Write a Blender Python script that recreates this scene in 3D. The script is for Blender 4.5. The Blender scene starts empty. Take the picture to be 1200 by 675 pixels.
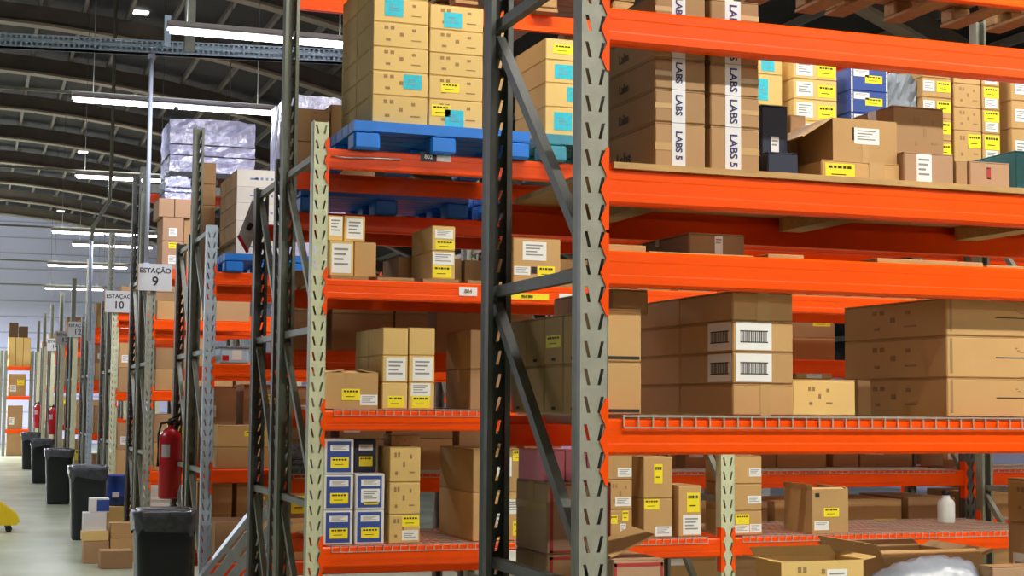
import bpy, bmesh, math, random
from mathutils import Vector, Matrix
random.seed(7)
SC = bpy.context.scene
COL = SC.collection

# ------------------------------------------------------------------ camera
CAM = Vector((0, 0, 1.6))
F, CX, CY = 1800.0, 600.0, 337.5
ey = Vector((-631, 130.5, F)).normalized()            # world Y (down the aisle) in image axes: right, down, forward
x2y = 515 - CY
ex = Vector(((130.5 * x2y + F * F) / 631, x2y, F)).normalized()
ez = ex.cross(ey)
if ez.y > 0: ez = -ez
RI = Matrix((ex, ey, ez))                             # image axes -> world
right_w, down_w, fwd_w = (RI @ Vector(v) for v in ((1, 0, 0), (0, 1, 0), (0, 0, 1)))
cd = bpy.data.cameras.new('camera'); cam = bpy.data.objects.new('camera', cd); COL.objects.link(cam)
M = Matrix((right_w, -down_w, -fwd_w)).transposed().to_4x4(); M.translation = CAM
cam.matrix_world = M
cd.sensor_width = 36; cd.lens = 36 * F / 1200; cd.clip_start = 0.05; cd.clip_end = 200
SC.camera = cam

def ray(px, py): return RI @ Vector((px - CX, py - CY, F))
def PY(px, py, Y): d = ray(px, py); return CAM + d * ((Y - CAM.y) / d.y)
def PXp(px, py, X): d = ray(px, py); return CAM + d * ((X - CAM.x) / d.x)
def PZ(px, py, Z): d = ray(px, py); return CAM + d * ((Z - CAM.z) / d.z)
def proj(P):
    v = RI.transposed() @ (Vector(P) - CAM); return (CX + F * v.x / v.z, CY + F * v.y / v.z)

# ------------------------------------------------------------------ world, view
SC.view_settings.view_transform = 'Standard'; SC.view_settings.look = 'None'
SC.view_settings.gamma = 1; SC.view_settings.use_curve_mapping = False
SC.view_settings.exposure = 0.45
W = bpy.data.worlds.new('world'); SC.world = W; W.use_nodes = True
W.node_tree.nodes['Background'].inputs[0].default_value = (1.0, 0.96, 0.9, 1)
W.node_tree.nodes['Background'].inputs[1].default_value = 0.05
LAMP_POWER = 60
FAR_POWER = 85
UP = .1
def area(name, loc, sx, sy, power, color=(1, 0.97, 0.93), rot=(0, 0, 0)):
    l = bpy.data.lights.new(name, 'AREA'); l.shape = 'RECTANGLE'; l.size = sx; l.size_y = sy; l.energy = power; l.color = color
    o = bpy.data.objects.new(name, l); COL.objects.link(o); o.location = loc; o.rotation_euler = rot; return o

# ------------------------------------------------------------------ materials
def lin(c): return tuple(((v / 255) / 12.92 if v / 255 <= .04045 else ((v / 255 + .055) / 1.055) ** 2.4) for v in c) + (1,)
MATS = {}
def mat(name, rgb, rough=.6, metal=0, var=0.0, nscale=6, nvar=0.12, bump=0.0, emit=0, spec=None, stretch=None, alpha=1, trans=0):
    m = bpy.data.materials.new(name); m.use_nodes = True; nt = m.node_tree; N = nt.nodes; L = nt.links
    b = N['Principled BSDF']; b.inputs['Roughness'].default_value = rough; b.inputs['Metallic'].default_value = metal
    base = lin(rgb)
    if spec is not None: b.inputs['Specular IOR Level'].default_value = spec
    if emit:
        b.inputs['Emission Color'].default_value = base; b.inputs['Emission Strength'].default_value = emit
    if alpha < 1: b.inputs['Alpha'].default_value = alpha
    if trans: b.inputs['Transmission Weight'].default_value = trans
    if nvar or var:
        tc = N.new('ShaderNodeTexCoord'); mp = N.new('ShaderNodeMapping'); L.new(tc.outputs['Object'], mp.inputs[0])
        if stretch: mp.inputs['Scale'].default_value = stretch
        nz = N.new('ShaderNodeTexNoise'); nz.inputs['Scale'].default_value = nscale; nz.inputs['Detail'].default_value = 5
        L.new(mp.outputs[0], nz.inputs['Vector'])
        mr = N.new('ShaderNodeMapRange'); mr.inputs[1].default_value = .3; mr.inputs[2].default_value = .7
        mr.inputs[3].default_value = 1 - nvar; mr.inputs[4].default_value = 1 + nvar
        L.new(nz.outputs[0], mr.inputs[0])
        val = mr.outputs[0]
        if var:
            oi = N.new('ShaderNodeObjectInfo'); m2 = N.new('ShaderNodeMapRange')
            m2.inputs[3].default_value = 1 - var; m2.inputs[4].default_value = 1 + var
            L.new(oi.outputs['Random'], m2.inputs[0])
            mu = N.new('ShaderNodeMath'); mu.operation = 'MULTIPLY'; L.new(val, mu.inputs[0]); L.new(m2.outputs[0], mu.inputs[1]); val = mu.outputs[0]
        mx = N.new('ShaderNodeVectorMath'); mx.operation = 'SCALE'; mx.inputs[0].default_value = base[:3]
        L.new(val, mx.inputs['Scale']); L.new(mx.outputs[0], b.inputs['Base Color'])
        if bump:
            bp = N.new('ShaderNodeBump'); bp.inputs['Strength'].default_value = bump; bp.inputs['Distance'].default_value = .01
            L.new(nz.outputs[0], bp.inputs['Height']); L.new(bp.outputs[0], b.inputs['Normal'])
    else: b.inputs['Base Color'].default_value = base
    MATS[name] = m; return m

mat('kraft', (196, 154, 98), .75, var=.1, nvar=.06, nscale=3)
mat('kraft_pale', (222, 186, 114), .75, var=.06, nvar=.05, nscale=3)
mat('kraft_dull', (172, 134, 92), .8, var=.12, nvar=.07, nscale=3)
mat('kraft_rose', (178, 140, 108), .8, var=.06, nvar=.06, nscale=3)
mat('kraft_inside', (176, 140, 96), .85, nvar=.05)
mat('carton_white', (222, 218, 214), .7, var=.04, nvar=.03)
mat('carton_blue', (46, 74, 150), .5, var=.05, nvar=.04)
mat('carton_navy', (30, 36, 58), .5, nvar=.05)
mat('carton_pink', (246, 142, 168), .6, var=.05, nvar=.04)
mat('seam', (96, 70, 44), .9, nvar=0)
mat('tape', (196, 158, 104), .25, nvar=.05, nscale=12)
mat('tape_white', (226, 224, 226), .4, nvar=.03)
mat('label_white', (238, 236, 232), .5, nvar=.02)
mat('label_yellow', (250, 226, 20), .5, nvar=.03)
mat('label_cyan', (40, 186, 206), .5, nvar=.1, nscale=40)
mat('ink', (40, 36, 36), .7, nvar=0)
mat('ink_grey', (140, 138, 136), .7, nvar=0)
mat('ink_navy', (54, 52, 100), .7, nvar=0)
mat('ink_brown', (158, 122, 78), .8, nvar=0)
mat('ink_name', (92, 72, 60), .8, nvar=0)
mat('ink_red', (176, 50, 50), .7, nvar=0)
mat('ink_skyblue', (120, 140, 190), .7, nvar=0)
mat('orange', (252, 82, 2), .3, nvar=.05, nscale=5, spec=.22)
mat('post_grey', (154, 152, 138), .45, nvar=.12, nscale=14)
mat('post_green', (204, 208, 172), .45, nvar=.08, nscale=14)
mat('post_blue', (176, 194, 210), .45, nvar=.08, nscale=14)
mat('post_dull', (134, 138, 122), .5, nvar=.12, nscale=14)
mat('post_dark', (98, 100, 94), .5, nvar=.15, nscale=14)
mat('wire', (206, 190, 176), .35, metal=.6, nvar=.05)
mat('galv', (170, 178, 186), .35, metal=.7, nvar=.1, nscale=20)
mat('plywood', (190, 148, 92), .7, nvar=.15, nscale=8, stretch=(1, 6, 6))
mat('wood', (168, 128, 82), .8, nvar=.2, nscale=8, stretch=(1, 8, 8))
mat('pallet_blue', (12, 116, 214), .45, nvar=.08, nscale=8)
mat('pallet_teal', (56, 140, 160), .5, nvar=.12, nscale=12)
mat('tarp_navy', (14, 40, 92), .35, nvar=.15, nscale=5, bump=.4)
mat('wrap', (186, 190, 226), .12, nvar=.25, nscale=16, bump=1.0, spec=.9)
mat('wrap_clear', (205, 208, 218), .1, nvar=.2, nscale=14, bump=1.0, alpha=.35, spec=.9)
mat('plastic_grey', (138, 144, 154), .25, nvar=.2, nscale=9, bump=.8)
mat('bag', (78, 82, 90), .22, nvar=.25, nscale=20, bump=1.0)
mat('bin_black', (28, 31, 38), .4, nvar=.1)
mat('red', (190, 22, 34), .3, nvar=.04)
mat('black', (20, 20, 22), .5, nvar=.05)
mat('drum_blue', (22, 58, 140), .4, nvar=.06)
mat('yellow', (236, 200, 20), .4, nvar=.06)
mat('white_paint', (232, 232, 228), .5, nvar=.03)
mat('sign_grey', (184, 186, 186), .5, nvar=.03)
mat('tray_blue', (186, 214, 230), .45, nvar=.08)
mat('conduit', (176, 186, 204), .4, nvar=.06)
mat('roof_sheet', (44, 44, 46), .8, nvar=.2, nscale=2, stretch=(1, .2, 1))
mat('roof_beam', (94, 86, 76), .75, nvar=.15, nscale=3)
mat('roof_flange', (150, 140, 120), .6, nvar=.08)
mat('purlin', (126, 122, 114), .6, nvar=.08)
mat('tube', (245, 244, 255), .5, nvar=0, emit=12)
mat('skylight', (250, 246, 235), .5, nvar=0, emit=1.6)

def floor_mat():
    m = mat('floor_concrete', (150, 158, 146), .32, nvar=.0)
    nt = m.node_tree; N = nt.nodes; L = nt.links; b = N['Principled BSDF']
    tc = N.new('ShaderNodeTexCoord'); nz = N.new('ShaderNodeTexNoise'); nz.inputs['Scale'].default_value = .9; nz.inputs['Detail'].default_value = 8
    L.new(tc.outputs['Object'], nz.inputs['Vector'])
    cr = N.new('ShaderNodeValToRGB'); cr.color_ramp.elements[0].position = .3; cr.color_ramp.elements[0].color = lin((138, 142, 112))
    cr.color_ramp.elements[1].position = .72; cr.color_ramp.elements[1].color = lin((184, 194, 172))
    L.new(nz.outputs[0], cr.inputs[0]); L.new(cr.outputs[0], b.inputs['Base Color'])
floor_mat()
def siding_mat():
    m = mat('wall_siding', (196, 200, 222), .6, nvar=.0)
    nt = m.node_tree; N = nt.nodes; L = nt.links; b = N['Principled BSDF']
    tc = N.new('ShaderNodeTexCoord'); wv = N.new('ShaderNodeTexWave'); wv.bands_direction = 'Z'; wv.inputs['Scale'].default_value = .55; wv.wave_profile = 'SAW'
    L.new(tc.outputs['Object'], wv.inputs['Vector'])
    cr = N.new('ShaderNodeValToRGB'); e = cr.color_ramp.elements
    e[0].position = 0; e[0].color = lin((150, 154, 184)); e[1].position = .12; e[1].color = lin((216, 220, 255))
    L.new(wv.outputs['Fac'], cr.inputs[0]); L.new(cr.outputs[0], b.inputs['Base Color'])
siding_mat()

# ------------------------------------------------------------------ mesh helpers
def new_bm(): return bmesh.new()
def box(bm, x0, x1, y0, y1, z0, z1, mi=0):
    vs = [bm.verts.new(p) for p in ((x0, y0, z0), (x1, y0, z0), (x1, y1, z0), (x0, y1, z0), (x0, y0, z1), (x1, y0, z1), (x1, y1, z1), (x0, y1, z1))]
    for f in ((0, 3, 2, 1), (4, 5, 6, 7), (0, 1, 5, 4), (1, 2, 6, 5), (2, 3, 7, 6), (3, 0, 4, 7)):
        fc = bm.faces.new([vs[i] for i in f]); fc.material_index = mi
    return vs
def bar(bm, a, b, w, t, up=(0, 0, 1), mi=0):
    a, b = Vector(a), Vector(b); d = (b - a).normalized(); u = Vector(up)
    s = d.cross(u)
    if s.length < 1e-4: s = d.cross(Vector((1, 0, 0)))
    s.normalize(); u = s.cross(d).normalized()
    vs = []
    for p in (a, b):
        for i, j in ((-1, -1), (1, -1), (1, 1), (-1, 1)): vs.append(bm.verts.new(p + s * (i * w / 2) + u * (j * t / 2)))
    for f in ((0, 1, 2, 3), (7, 6, 5, 4), (0, 4, 5, 1), (1, 5, 6, 2), (2, 6, 7, 3), (3, 7, 4, 0)):
        bm.faces.new([vs[i] for i in f]).material_index = mi
def tube(bm, pts, r, n=8, mi=0):
    pts = [Vector(p) for p in pts]; rings = []
    for i, p in enumerate(pts):
        d = (pts[min(i + 1, len(pts) - 1)] - pts[max(i - 1, 0)]).normalized()
        s = d.cross(Vector((0, 0, 1)));
        if s.length < 1e-3: s = Vector((1, 0, 0))
        s.normalize(); u = s.cross(d)
        rings.append([bm.verts.new(p + (s * math.cos(k * 2 * math.pi / n) + u * math.sin(k * 2 * math.pi / n)) * r) for k in range(n)])
    for a, b in zip(rings, rings[1:]):
        for k in range(n):
            f = bm.faces.new((a[k], a[(k + 1) % n], b[(k + 1) % n], b[k])); f.smooth = True; f.material_index = mi
    bm.faces.new(rings[0]).material_index = mi; bm.faces.new(rings[-1][::-1]).material_index = mi
def lathe(bm, prof, n=20, c=(0, 0), mi=0):
    rings = []
    for r, z in prof: rings.append([bm.verts.new((c[0] + r * math.cos(2 * math.pi * k / n), c[1] + r * math.sin(2 * math.pi * k / n), z)) for k in range(n)])
    for a, b in zip(rings, rings[1:]):
        for k in range(n):
            f = bm.faces.new((a[k], a[(k + 1) % n], b[(k + 1) % n], b[k])); f.smooth = True; f.material_index = mi
    bm.faces.new(rings[0][::-1]).material_index = mi; bm.faces.new(rings[-1]).material_index = mi
def bevel(bm, w, seg=1):
    bmesh.ops.bevel(bm, geom=list(bm.edges), offset=w, segments=seg, affect='EDGES', profile=.5)
def obj(name, bm, mats, parent=None, loc=None):
    bmesh.ops.recalc_face_normals(bm, faces=list(bm.faces))
    me = bpy.data.meshes.new(name); bm.to_mesh(me); bm.free()
    for m in (mats if isinstance(mats, (list, tuple)) else [mats]): me.materials.append(MATS[m])
    o = bpy.data.objects.new(name, me); COL.objects.link(o)
    if parent: o.parent = parent
    if loc: o.location = loc
    return o
def tag(o, label, cat, group=None, kind=None):
    o['label'] = label; o['category'] = cat
    if group: o['group'] = group
    if kind: o['kind'] = kind
    return o
def empty(name, loc, label, cat, group=None, rz=0):
    o = bpy.data.objects.new(name, None); COL.objects.link(o); o.location = loc; o.rotation_euler = (0, 0, rz); o.empty_display_size = .1
    return tag(o, label, cat, group)
def struct(name, bm, m):
    o = obj(name, bm, m); o['kind'] = 'structure'; return o
def text_mesh(s, size, depth=.0008, align='CENTER'):
    cu = bpy.data.curves.new('lettering', 'FONT'); cu.body = s; cu.size = size; cu.extrude = depth; cu.offset = size * .02; cu.align_x = align; cu.align_y = 'CENTER'; cu.resolution_u = 3
    o = bpy.data.objects.new('lettering', cu); COL.objects.link(o)
    bpy.context.view_layer.update()
    me = bpy.data.meshes.new_from_object(o.evaluated_get(bpy.context.evaluated_depsgraph_get()))
    bpy.data.objects.remove(o); return me
def text_part(name, s, size, m, parent, loc, rot):
    me = text_mesh(s, size); me.materials.clear(); me.materials.append(MATS[m])
    o = bpy.data.objects.new(name, me); COL.objects.link(o); o.parent = parent; o.location = loc; o.rotation_euler = rot; return o

# ------------------------------------------------------------------ room
XL, XR, YB, YF = -9, 17, -14, 58
def roof_z(X): return 8.0 - (X + .5) ** 2 / 50
b = new_bm(); box(b, XL, XR, YB, YF, -.2, 0); struct('floor', b, 'floor_concrete')
b = new_bm(); box(b, XL, XR, YF, YF + .2, -.2, 8.6); struct('wall_back', b, 'wall_siding')
b = new_bm(); box(b, XR, XR + .2, YB, YF, -.2, 8.0); struct('wall_right', b, 'wall_siding')
# the arched roof sheeting, following the beams
b = new_bm(); xs = [XL + (XR - XL) * i / 26 for i in range(27)]
lo = [(x, roof_z(x) + .42) for x in xs]
ra = [[b.verts.new((x, y, z + dz)) for x, z in lo] for y, dz in ((YB, 0), (YF + .2, 0), (YB, .12), (YF + .2, .12))]
for i in range(26):
    b.faces.new((ra[0][i], ra[0][i + 1], ra[1][i + 1], ra[1][i])); b.faces.new((ra[2][i], ra[3][i], ra[3][i + 1], ra[2][i + 1]))
struct('ceiling', b, 'roof_sheet')
k = 0
for n in range(-10, 8):
    Y = 26.9 + 4.05 * n
    b = new_bm(); h = .3
    rows = []
    for x in xs:
        z = roof_z(x); rows.append([b.verts.new((x, Y + dy, z + dz)) for dy, dz in ((-.07, 0), (.07, 0), (.07, h), (-.07, h))])
    for a, c in zip(rows, rows[1:]):
        for j in range(4): b.faces.new((a[j], a[(j + 1) % 4], c[(j + 1) % 4], c[j]))
    rows = []
    for x in xs:
        z = roof_z(x); rows.append([b.verts.new((x, Y + dy, z + dz)) for dy, dz in ((-.13, -.045), (.13, -.045), (.13, 0), (-.13, 0))])
    for a, c in zip(rows, rows[1:]):
        for j in range(4): b.faces.new((a[j], a[(j + 1) % 4], c[(j + 1) % 4], c[j])).material_index = 1
    k += 1; struct('roof_beam_%d' % k, b, ['roof_beam', 'roof_flange'])
k = 0
x = XL + .5
while x < XR - .5:
    b = new_bm(); z = roof_z(x) + .3
    box(b, x - .03, x + .03, YB, YF, z, z + .1); k += 1
    struct('roof_purlin_%d' % k, b, 'purlin'); x += .72

# ------------------------------------------------------------------ lamps
RAIL = {}
def fixture(X0, X1, Y, Z, label, power=LAMP_POWER, rail=None, color=(1, .965, .87)):
    r = empty('fluorescent_lamp', ((X0 + X1) / 2, Y, Z), label, 'ceiling light', 'fluorescent lamps under the roof')
    hl = (X1 - X0) / 2
    b = new_bm(); box(b, -hl, hl, -.05, .05, .03, .09)
    for s in (-1, 1):                                # sloping reflector wings
        vs = [b.verts.new(p) for p in ((-hl, s * .05, .04), (hl, s * .05, .04), (hl, s * .085, 0.02), (-hl, s * .085, 0.02), (-hl, s * .05, .05), (hl, s * .05, .05), (hl, s * .085, .03), (-hl, s * .085, .03))]
        for f in ((0, 1, 2, 3), (7, 6, 5, 4), (0, 4, 5, 1), (2, 6, 7, 3), (1, 5, 6, 2), (3, 7, 4, 0)): b.faces.new([vs[i] for i in f])
    obj('housing', b, 'white_paint', r)
    nt = max(1, round((X1 - X0) / 1.25)); L = (X1 - X0) / nt
    for i in range(nt):
        for dy in (-.035, .035):
            b = new_bm(); tube(b, [(-hl + i * L + .03, dy, .0), (-hl + (i + 1) * L - .03, dy, .0)], .016, 8); obj('tube', b, 'tube', r)
    for sx in (-.8, .8):
        b = new_bm(); tube(b, [(sx * hl, 0, .09), (sx * hl, 0, roof_z((X0 + X1) / 2 + sx * hl) + .32 - Z)], .004, 6)
        obj('hanger', b, 'post_dark', r)
    if power:
        area('lamp_light', ((X0 + X1) / 2, Y, Z - .03), X1 - X0 - .1, .12, power, color)
        area('lamp_light', ((X0 + X1) / 2, Y, Z + .1), X1 - X0 - .1, .2, power * UP, color, rot=(math.pi, 0, 0))
    if rail:
        t = RAIL.setdefault('n', 0); RAIL['n'] += 1
        b = new_bm(); box(b, rail[0] , rail[1], -.02, .02, 0, .035)
        for xx in (rail[0] + .3, rail[1] - .3): tube(b, [(xx, 0, .035), (xx, 0, roof_z(xx) + .32 - Z - .1)], .006, 6)
        o = obj('suspension_rail', b, 'post_dull', None, (0, Y + .16, Z + .1))
        tag(o, rail[2], 'rail', 'rails carrying the lamps')
LZ = 5.0
def lamp_px(x0, x1, y0, label, rail=None, power=FAR_POWER):
    p = PZ(x0, y0, LZ); q = PY(x1, y0, p.y)
    fixture(p.x, q.x, p.y, LZ, label, power, rail, (.94, .95, 1))
    return p.y
# the lamps over the aisles between the racks, seen at the top of the photo
lamp_px(196, 420, 36, 'bright twin-tube fluorescent lamp just above the blue cable tray')
lamp_px(84, 325, 117, 'long fluorescent lamp above the plastic-wrapped pallet load', (-4, 6, 'thin dark rail carrying the long lamp above the wrapped pallet'))
lamp_px(88, 200, 207, 'fluorescent lamp glowing beside the pale conduit, below the long thin lamp', (-4, 4, 'thin dark rail carrying the lamp beside the pale conduit'))
lamp_px(60, 185, 272, 'thin fluorescent lamp under the bent grey conduit', (-4, 4, 'thin dark rail level with the bent conduit end'))
lamp_px(84, 180, 287, 'fluorescent lamp hung one row beyond the bent conduit')
lamp_px(55, 150, 311, 'fluorescent lamp above the station 10 sign', (-4, 4, 'thin dark rail of the lamp over the station 10 sign'))
lamp_px(52, 122, 338, 'wide glowing fluorescent lamp lowest before the pale end wall', (-4, 4, 'lowest thin dark rail before the pale end wall'))
# unseen near-aisle lamps, with rows added behind the camera for frontal light
for Y, xs_, pw, d in ((1.9, (1.8, 4.8, 7.8), 1.9, 'in front of the orange rack'), (-2.6, (1.0, 4.6, 8.2), .9, 'first behind the camera'), (-6.4, (4.6, 8.2), .5, 'second behind the camera'), (-10.4, (4.6, 8.2, 11.8), .4, 'third behind the camera'), (6.85, (1.9, 5.2, 8.6), 1.55, 'between the two nearest racks'), (10.55, (1.9, 5.2), .7, 'before the white cartons')):  # row before the white cartons added to brighten the blue-post rack
    for i, xa in enumerate(xs_):
        fixture(xa, xa + 2.4, Y, LZ + (.6 if 6 < Y < 8 else 0), 'unseen fluorescent lamp over the aisle %s, %s along' % (d, ('first', 'second', 'third')[i]), LAMP_POWER * pw)
for i, Y in enumerate((13, 20, 27, 34, 41, 46, 49.5)):  # unseen lamps added beside the view; last two boosted to brighten the end wall
    fixture(-4.6, -2.2, Y, LZ, 'unseen fluorescent lamp over the open main aisle, %s along' % ('first', 'second', 'third', 'fourth', 'fifth', 'sixth', 'seventh')[i], FAR_POWER * (1.5 if i < 5 else 17), color=(.93, .94, 1))

# ------------------------------------------------------------------ racks
PW, PD, PITCH = .08, .07, .078
_post = {}
def post_mesh(h, m, detail=True):
    key = (round(h, 2), m, detail)
    if key in _post: return _post[key]
    b = new_bm(); w = PW / 2
    if detail:
        n = int(h / PITCH)
        for i in range(n + 1):
            z0 = i * PITCH; z1 = min(h, z0 + PITCH)
            if z1 - z0 < .01: continue
            full = z1 - z0 > PITCH * .99
            for s in (-1, 1):
                O = [(s * w, z0), (0, z0), (0, z1), (s * w, z1)]
                if not full:
                    b.faces.new([b.verts.new((x, 0, z)) for x, z in O]); continue
                # slanted slot, the pair forming a V
                xo, xi = s * .026, s * .014; zc = (z0 + z1) / 2
                I = [(xo - s * .009, zc - .018), (xi - s * .006, zc - .018), (xi + s * .004, zc + .018), (xo + s * .001, zc + .018)]
                I = [(s * .0205, zc - .023), (s * .0105, zc - .023), (s * .021, zc + .023), (s * .031, zc + .023)]
                vo = [b.verts.new((x, 0, z)) for x, z in O]; vi = [b.verts.new((x, 0, z)) for x, z in I]
                for j in range(4): b.faces.new((vo[j], vo[(j + 1) % 4], vi[(j + 1) % 4], vi[j]))
        bmesh.ops.remove_doubles(b, verts=list(b.verts), dist=.0004)
    else:
        b.faces.new([b.verts.new(p) for p in ((-w, 0, 0), (w, 0, 0), (w, 0, h), (-w, 0, h))])
    for s in (-1, 1):
        b.faces.new([b.verts.new(p) for p in ((s * w, 0, 0), (s * w, PD, 0), (s * w, PD, h), (s * w, 0, h))])
        b.faces.new([b.verts.new(p) for p in ((s * w, PD, 0), (s * .022, PD, 0), (s * .022, PD, h), (s * w, PD, h))])
    bmesh.ops.remove_doubles(b, verts=list(b.verts), dist=.0004)
    bmesh.ops.recalc_face_normals(b, faces=list(b.faces))
    bmesh.ops.solidify(b, geom=list(b.faces), thickness=.0025)
    vs = box(b, -w - .02, w + .02, -.02, PD + .02, 0, .006)
    me = bpy.data.meshes.new('upright_post'); b.to_mesh(me); b.free(); me.materials.append(MATS[m])
    _post[key] = me; return me
def post(rack, X, Y, h, m, back=False, detail=True):
    o = bpy.data.objects.new('upright_post', post_mesh(h, m, detail)); COL.objects.link(o); o.parent = rack
    o.location = (X, Y, 0)
    if back: o.rotation_euler = (0, 0, math.pi)
    return o
def frame(rack, X, Y0, Y1, hf, hr, mf, mr, mb='post_grey', detail=True, zs=(.17, 1.075, 1.975, 2.88)):
    post(rack, X, Y0, hf, mf, False, detail); post(rack, X, Y1, hr, mr, True, detail)
    ya, yb = Y0 + .045, Y1 - .045
    for i, z in enumerate(zs):
        b = new_bm(); bar(b, (X, ya, z), (X, yb, z), .03, .035); obj('horizontal_brace', b, mb, rack)
        if i:
            b = new_bm(); bar(b, (X, yb, z - .05), (X, ya, zs[i - 1] + .05), .03, .035, up=(0, 1, 0)); obj('diagonal_brace', b, mb, rack)
BH = .102
def beam(rack, Xa, Xb, Y, zt, out=-1, conn=True, name='beam', h=BH, m='orange'):
    """step beam between post centres Xa, Xb; out = -1 when its face looks towards -Y"""
    b = new_bm(); x0, x1 = Xa + PW / 2 + .003, Xb - PW / 2 - .003
    # profile (y depth from face, z): box section with a step on the inner top edge and rounded edges
    pr = [(0, -h + .008), (.008, -h), (.05, -h), (.05, -.028), (.03, -.028), (.03, 0), (.007, 0), (0, -.007), (0, -.03), (.0008, -.034), (.0008, -h + .034), (0, -h + .03)]
    ra = [[b.verts.new((x, Y - out * p[0], zt + p[1])) for p in pr] for x in (x0, x1)]
    n = len(pr)
    for i in range(n): b.faces.new((ra[0][i], ra[0][(i + 1) % n], ra[1][(i + 1) % n], ra[1][i]))
    b.faces.new(ra[0]); b.faces.new(ra[1][::-1])
    o = obj(name, b, m, rack)
    if conn:
        for s, xc in ((1, Xa), (-1, Xb)):
            c = new_bm(); z0, z1 = zt - BH - .085, zt + .058; m = 12; yf = Y - out * (-.004)
            xe = xc + s * (PW / 2 + .003)
            pts = []
            for i in range(m + 1):                  # scalloped edge over the post's face
                t = i / m; pts.append((xc + s * (.026 + .009 * math.cos(t * 2 * math.pi * 3)), z0 + (z1 - z0) * t))
            out_pts = [(xe, z) for _, z in pts]
            va = [c.verts.new((p[0], yf, p[1])) for p in pts]; vb = [c.verts.new((p[0], yf, p[1])) for p in out_pts]
            vc = [c.verts.new((p[0], yf - out * .05, p[1])) for p in out_pts]
            for i in range(m):
                c.faces.new((va[i], va[i + 1], vb[i + 1], vb[i])); c.faces.new((vb[i], vb[i + 1], vc[i + 1], vc[i]))
            bmesh.ops.recalc_face_normals(c, faces=list(c.faces))
            bmesh.ops.solidify(c, geom=list(c.faces), thickness=.003)
            obj('beam_connector', c, 'orange', o)
    return o
def wire_deck(X0, X1, Y0, Y1, zt, label, drop=.03, sp=.045):
    b = new_bm(); r = .0022
    n = int((X1 - X0 - .1) / sp)
    for i in range(n + 1):
        x = X0 + .05 + i * sp
        box(b, x - r, x + r, Y0 - .004, Y1, zt - 2 * r, zt)
        box(b, x - r, x + r, Y0 - .004 - r, Y0 - .004 + r, zt - drop, zt)
    y = Y0
    while y < Y1:
        box(b, X0 + .05, X0 + .05 + n * sp, y - r, y + r, zt, zt + 2 * r); y += .1
    box(b, X0 + .05, X0 + .05 + n * sp, Y0 - .004 - 3 * r, Y0 - .004 - r, zt - drop - r, zt - drop + r)
    for j in range(4):
        x = X0 + .15 + j * (X1 - X0 - .3) / 3
        box(b, x - .02, x + .02, Y0 + .052, Y1 - .052, zt - .03, zt - 2 * r)
    return tag(obj('wire_deck', b, 'wire'), label, 'wire shelf', 'wire mesh shelf decks')
def rack_empty(X, Y, label): return empty('pallet_rack', (0, 0, 0), label, 'pallet rack', 'orange-beamed pallet racks')

X0 = 1.65; BAY = 2.33
XS = [X0 + BAY * i for i in range(4)]
NF, NR = 4.02, 4.92
BF, BR = 7.73, 8.63
B2F, B2R = 8.75, 9.5
NLV = [2.742, 2.274, 2.038, 1.56, .80]
BLV = [2.908, 2.233, 1.557, .866]

near = rack_empty(0, 0, 'pallet rack nearest the camera, with tall grey end post and glossy top beam')
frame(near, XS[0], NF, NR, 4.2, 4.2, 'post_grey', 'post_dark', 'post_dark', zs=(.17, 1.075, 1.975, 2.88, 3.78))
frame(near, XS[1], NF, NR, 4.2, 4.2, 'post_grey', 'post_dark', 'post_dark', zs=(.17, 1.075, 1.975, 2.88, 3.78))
for z in NLV:
    beam(near, XS[0], XS[1], NF, z)
    if z != NLV[2] and z != NLV[0]: beam(near, XS[0], XS[1], NR, z, out=1)

rb = rack_empty(0, 0, 'pallet rack carrying the blue pallet, its end post painted pale green')
for i, x in enumerate(XS):
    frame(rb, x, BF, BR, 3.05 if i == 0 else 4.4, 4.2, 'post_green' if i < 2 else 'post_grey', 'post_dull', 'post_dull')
for i in range(3):
    for z in BLV:
        beam(rb, XS[i], XS[i + 1], BF, z); beam(rb, XS[i], XS[i + 1], BR, z, out=1)
rb2 = rack_empty(0, 0, 'dim pallet rack standing back to back behind the pale green post')
B2LV = [3.9, 2.7, 1.9, 1.18]
for i, x in enumerate(XS):
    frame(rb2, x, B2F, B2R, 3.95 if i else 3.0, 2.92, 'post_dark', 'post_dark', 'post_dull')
for i in range(3):
    for z in B2LV:
        if z > 3 and i == 0:
            continue
        beam(rb2, XS[i], XS[i + 1], B2F, z); beam(rb2, XS[i], XS[i + 1], B2R, z, out=1)
for i in (0, 1, 2): beam(rb, XS[i], XS[i + 1], BR, 3.95, out=1)
for i in (1, 2): beam(rb, XS[i], XS[i + 1], BF, 4.15)
# decks
wire_deck(XS[0] + .04, XS[1] - .04, NF, NR, NLV[3] + .005, 'wire mesh shelf under the stack of four cartons with barcode labels')
wire_deck(XS[0] + .04, XS[1] - .04, NF, NR, NLV[4] + .005, 'wire mesh shelf under the open cartons at the bottom of the photo')
for i in range(3):
    nm = ('under the blue and white boxes', 'under the cartons left and right of the second green post', 'beyond the plain grey post')[i]
    wire_deck(XS[i] + .04, XS[i + 1] - .04, BF, BR, BLV[3] + .005, ('wire mesh shelf under the blue and white boxes', 'wire mesh shelf under the tilted-flap carton beside the second green post', 'wire mesh shelf section past the plain grey post')[i])
    wire_deck(XS[i] + .04, XS[i + 1] - .04, BF, BR, BLV[2] + .005, ('wire mesh shelf under the six small cartons with white labels', 'wire mesh shelf hidden behind the nearest rack', 'wire mesh shelf hidden past the plain grey post')[i])
    wire_deck(XS[i] + .04, XS[i + 1] - .04, B2F, B2R, B2LV[3] + .005, ('dim wire mesh shelf behind the blue and white boxes', 'dim wire mesh shelf above the dark red beam, behind the tilted-flap carton', 'dim wire mesh shelf behind the plain grey post')[i], drop=.02)
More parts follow.
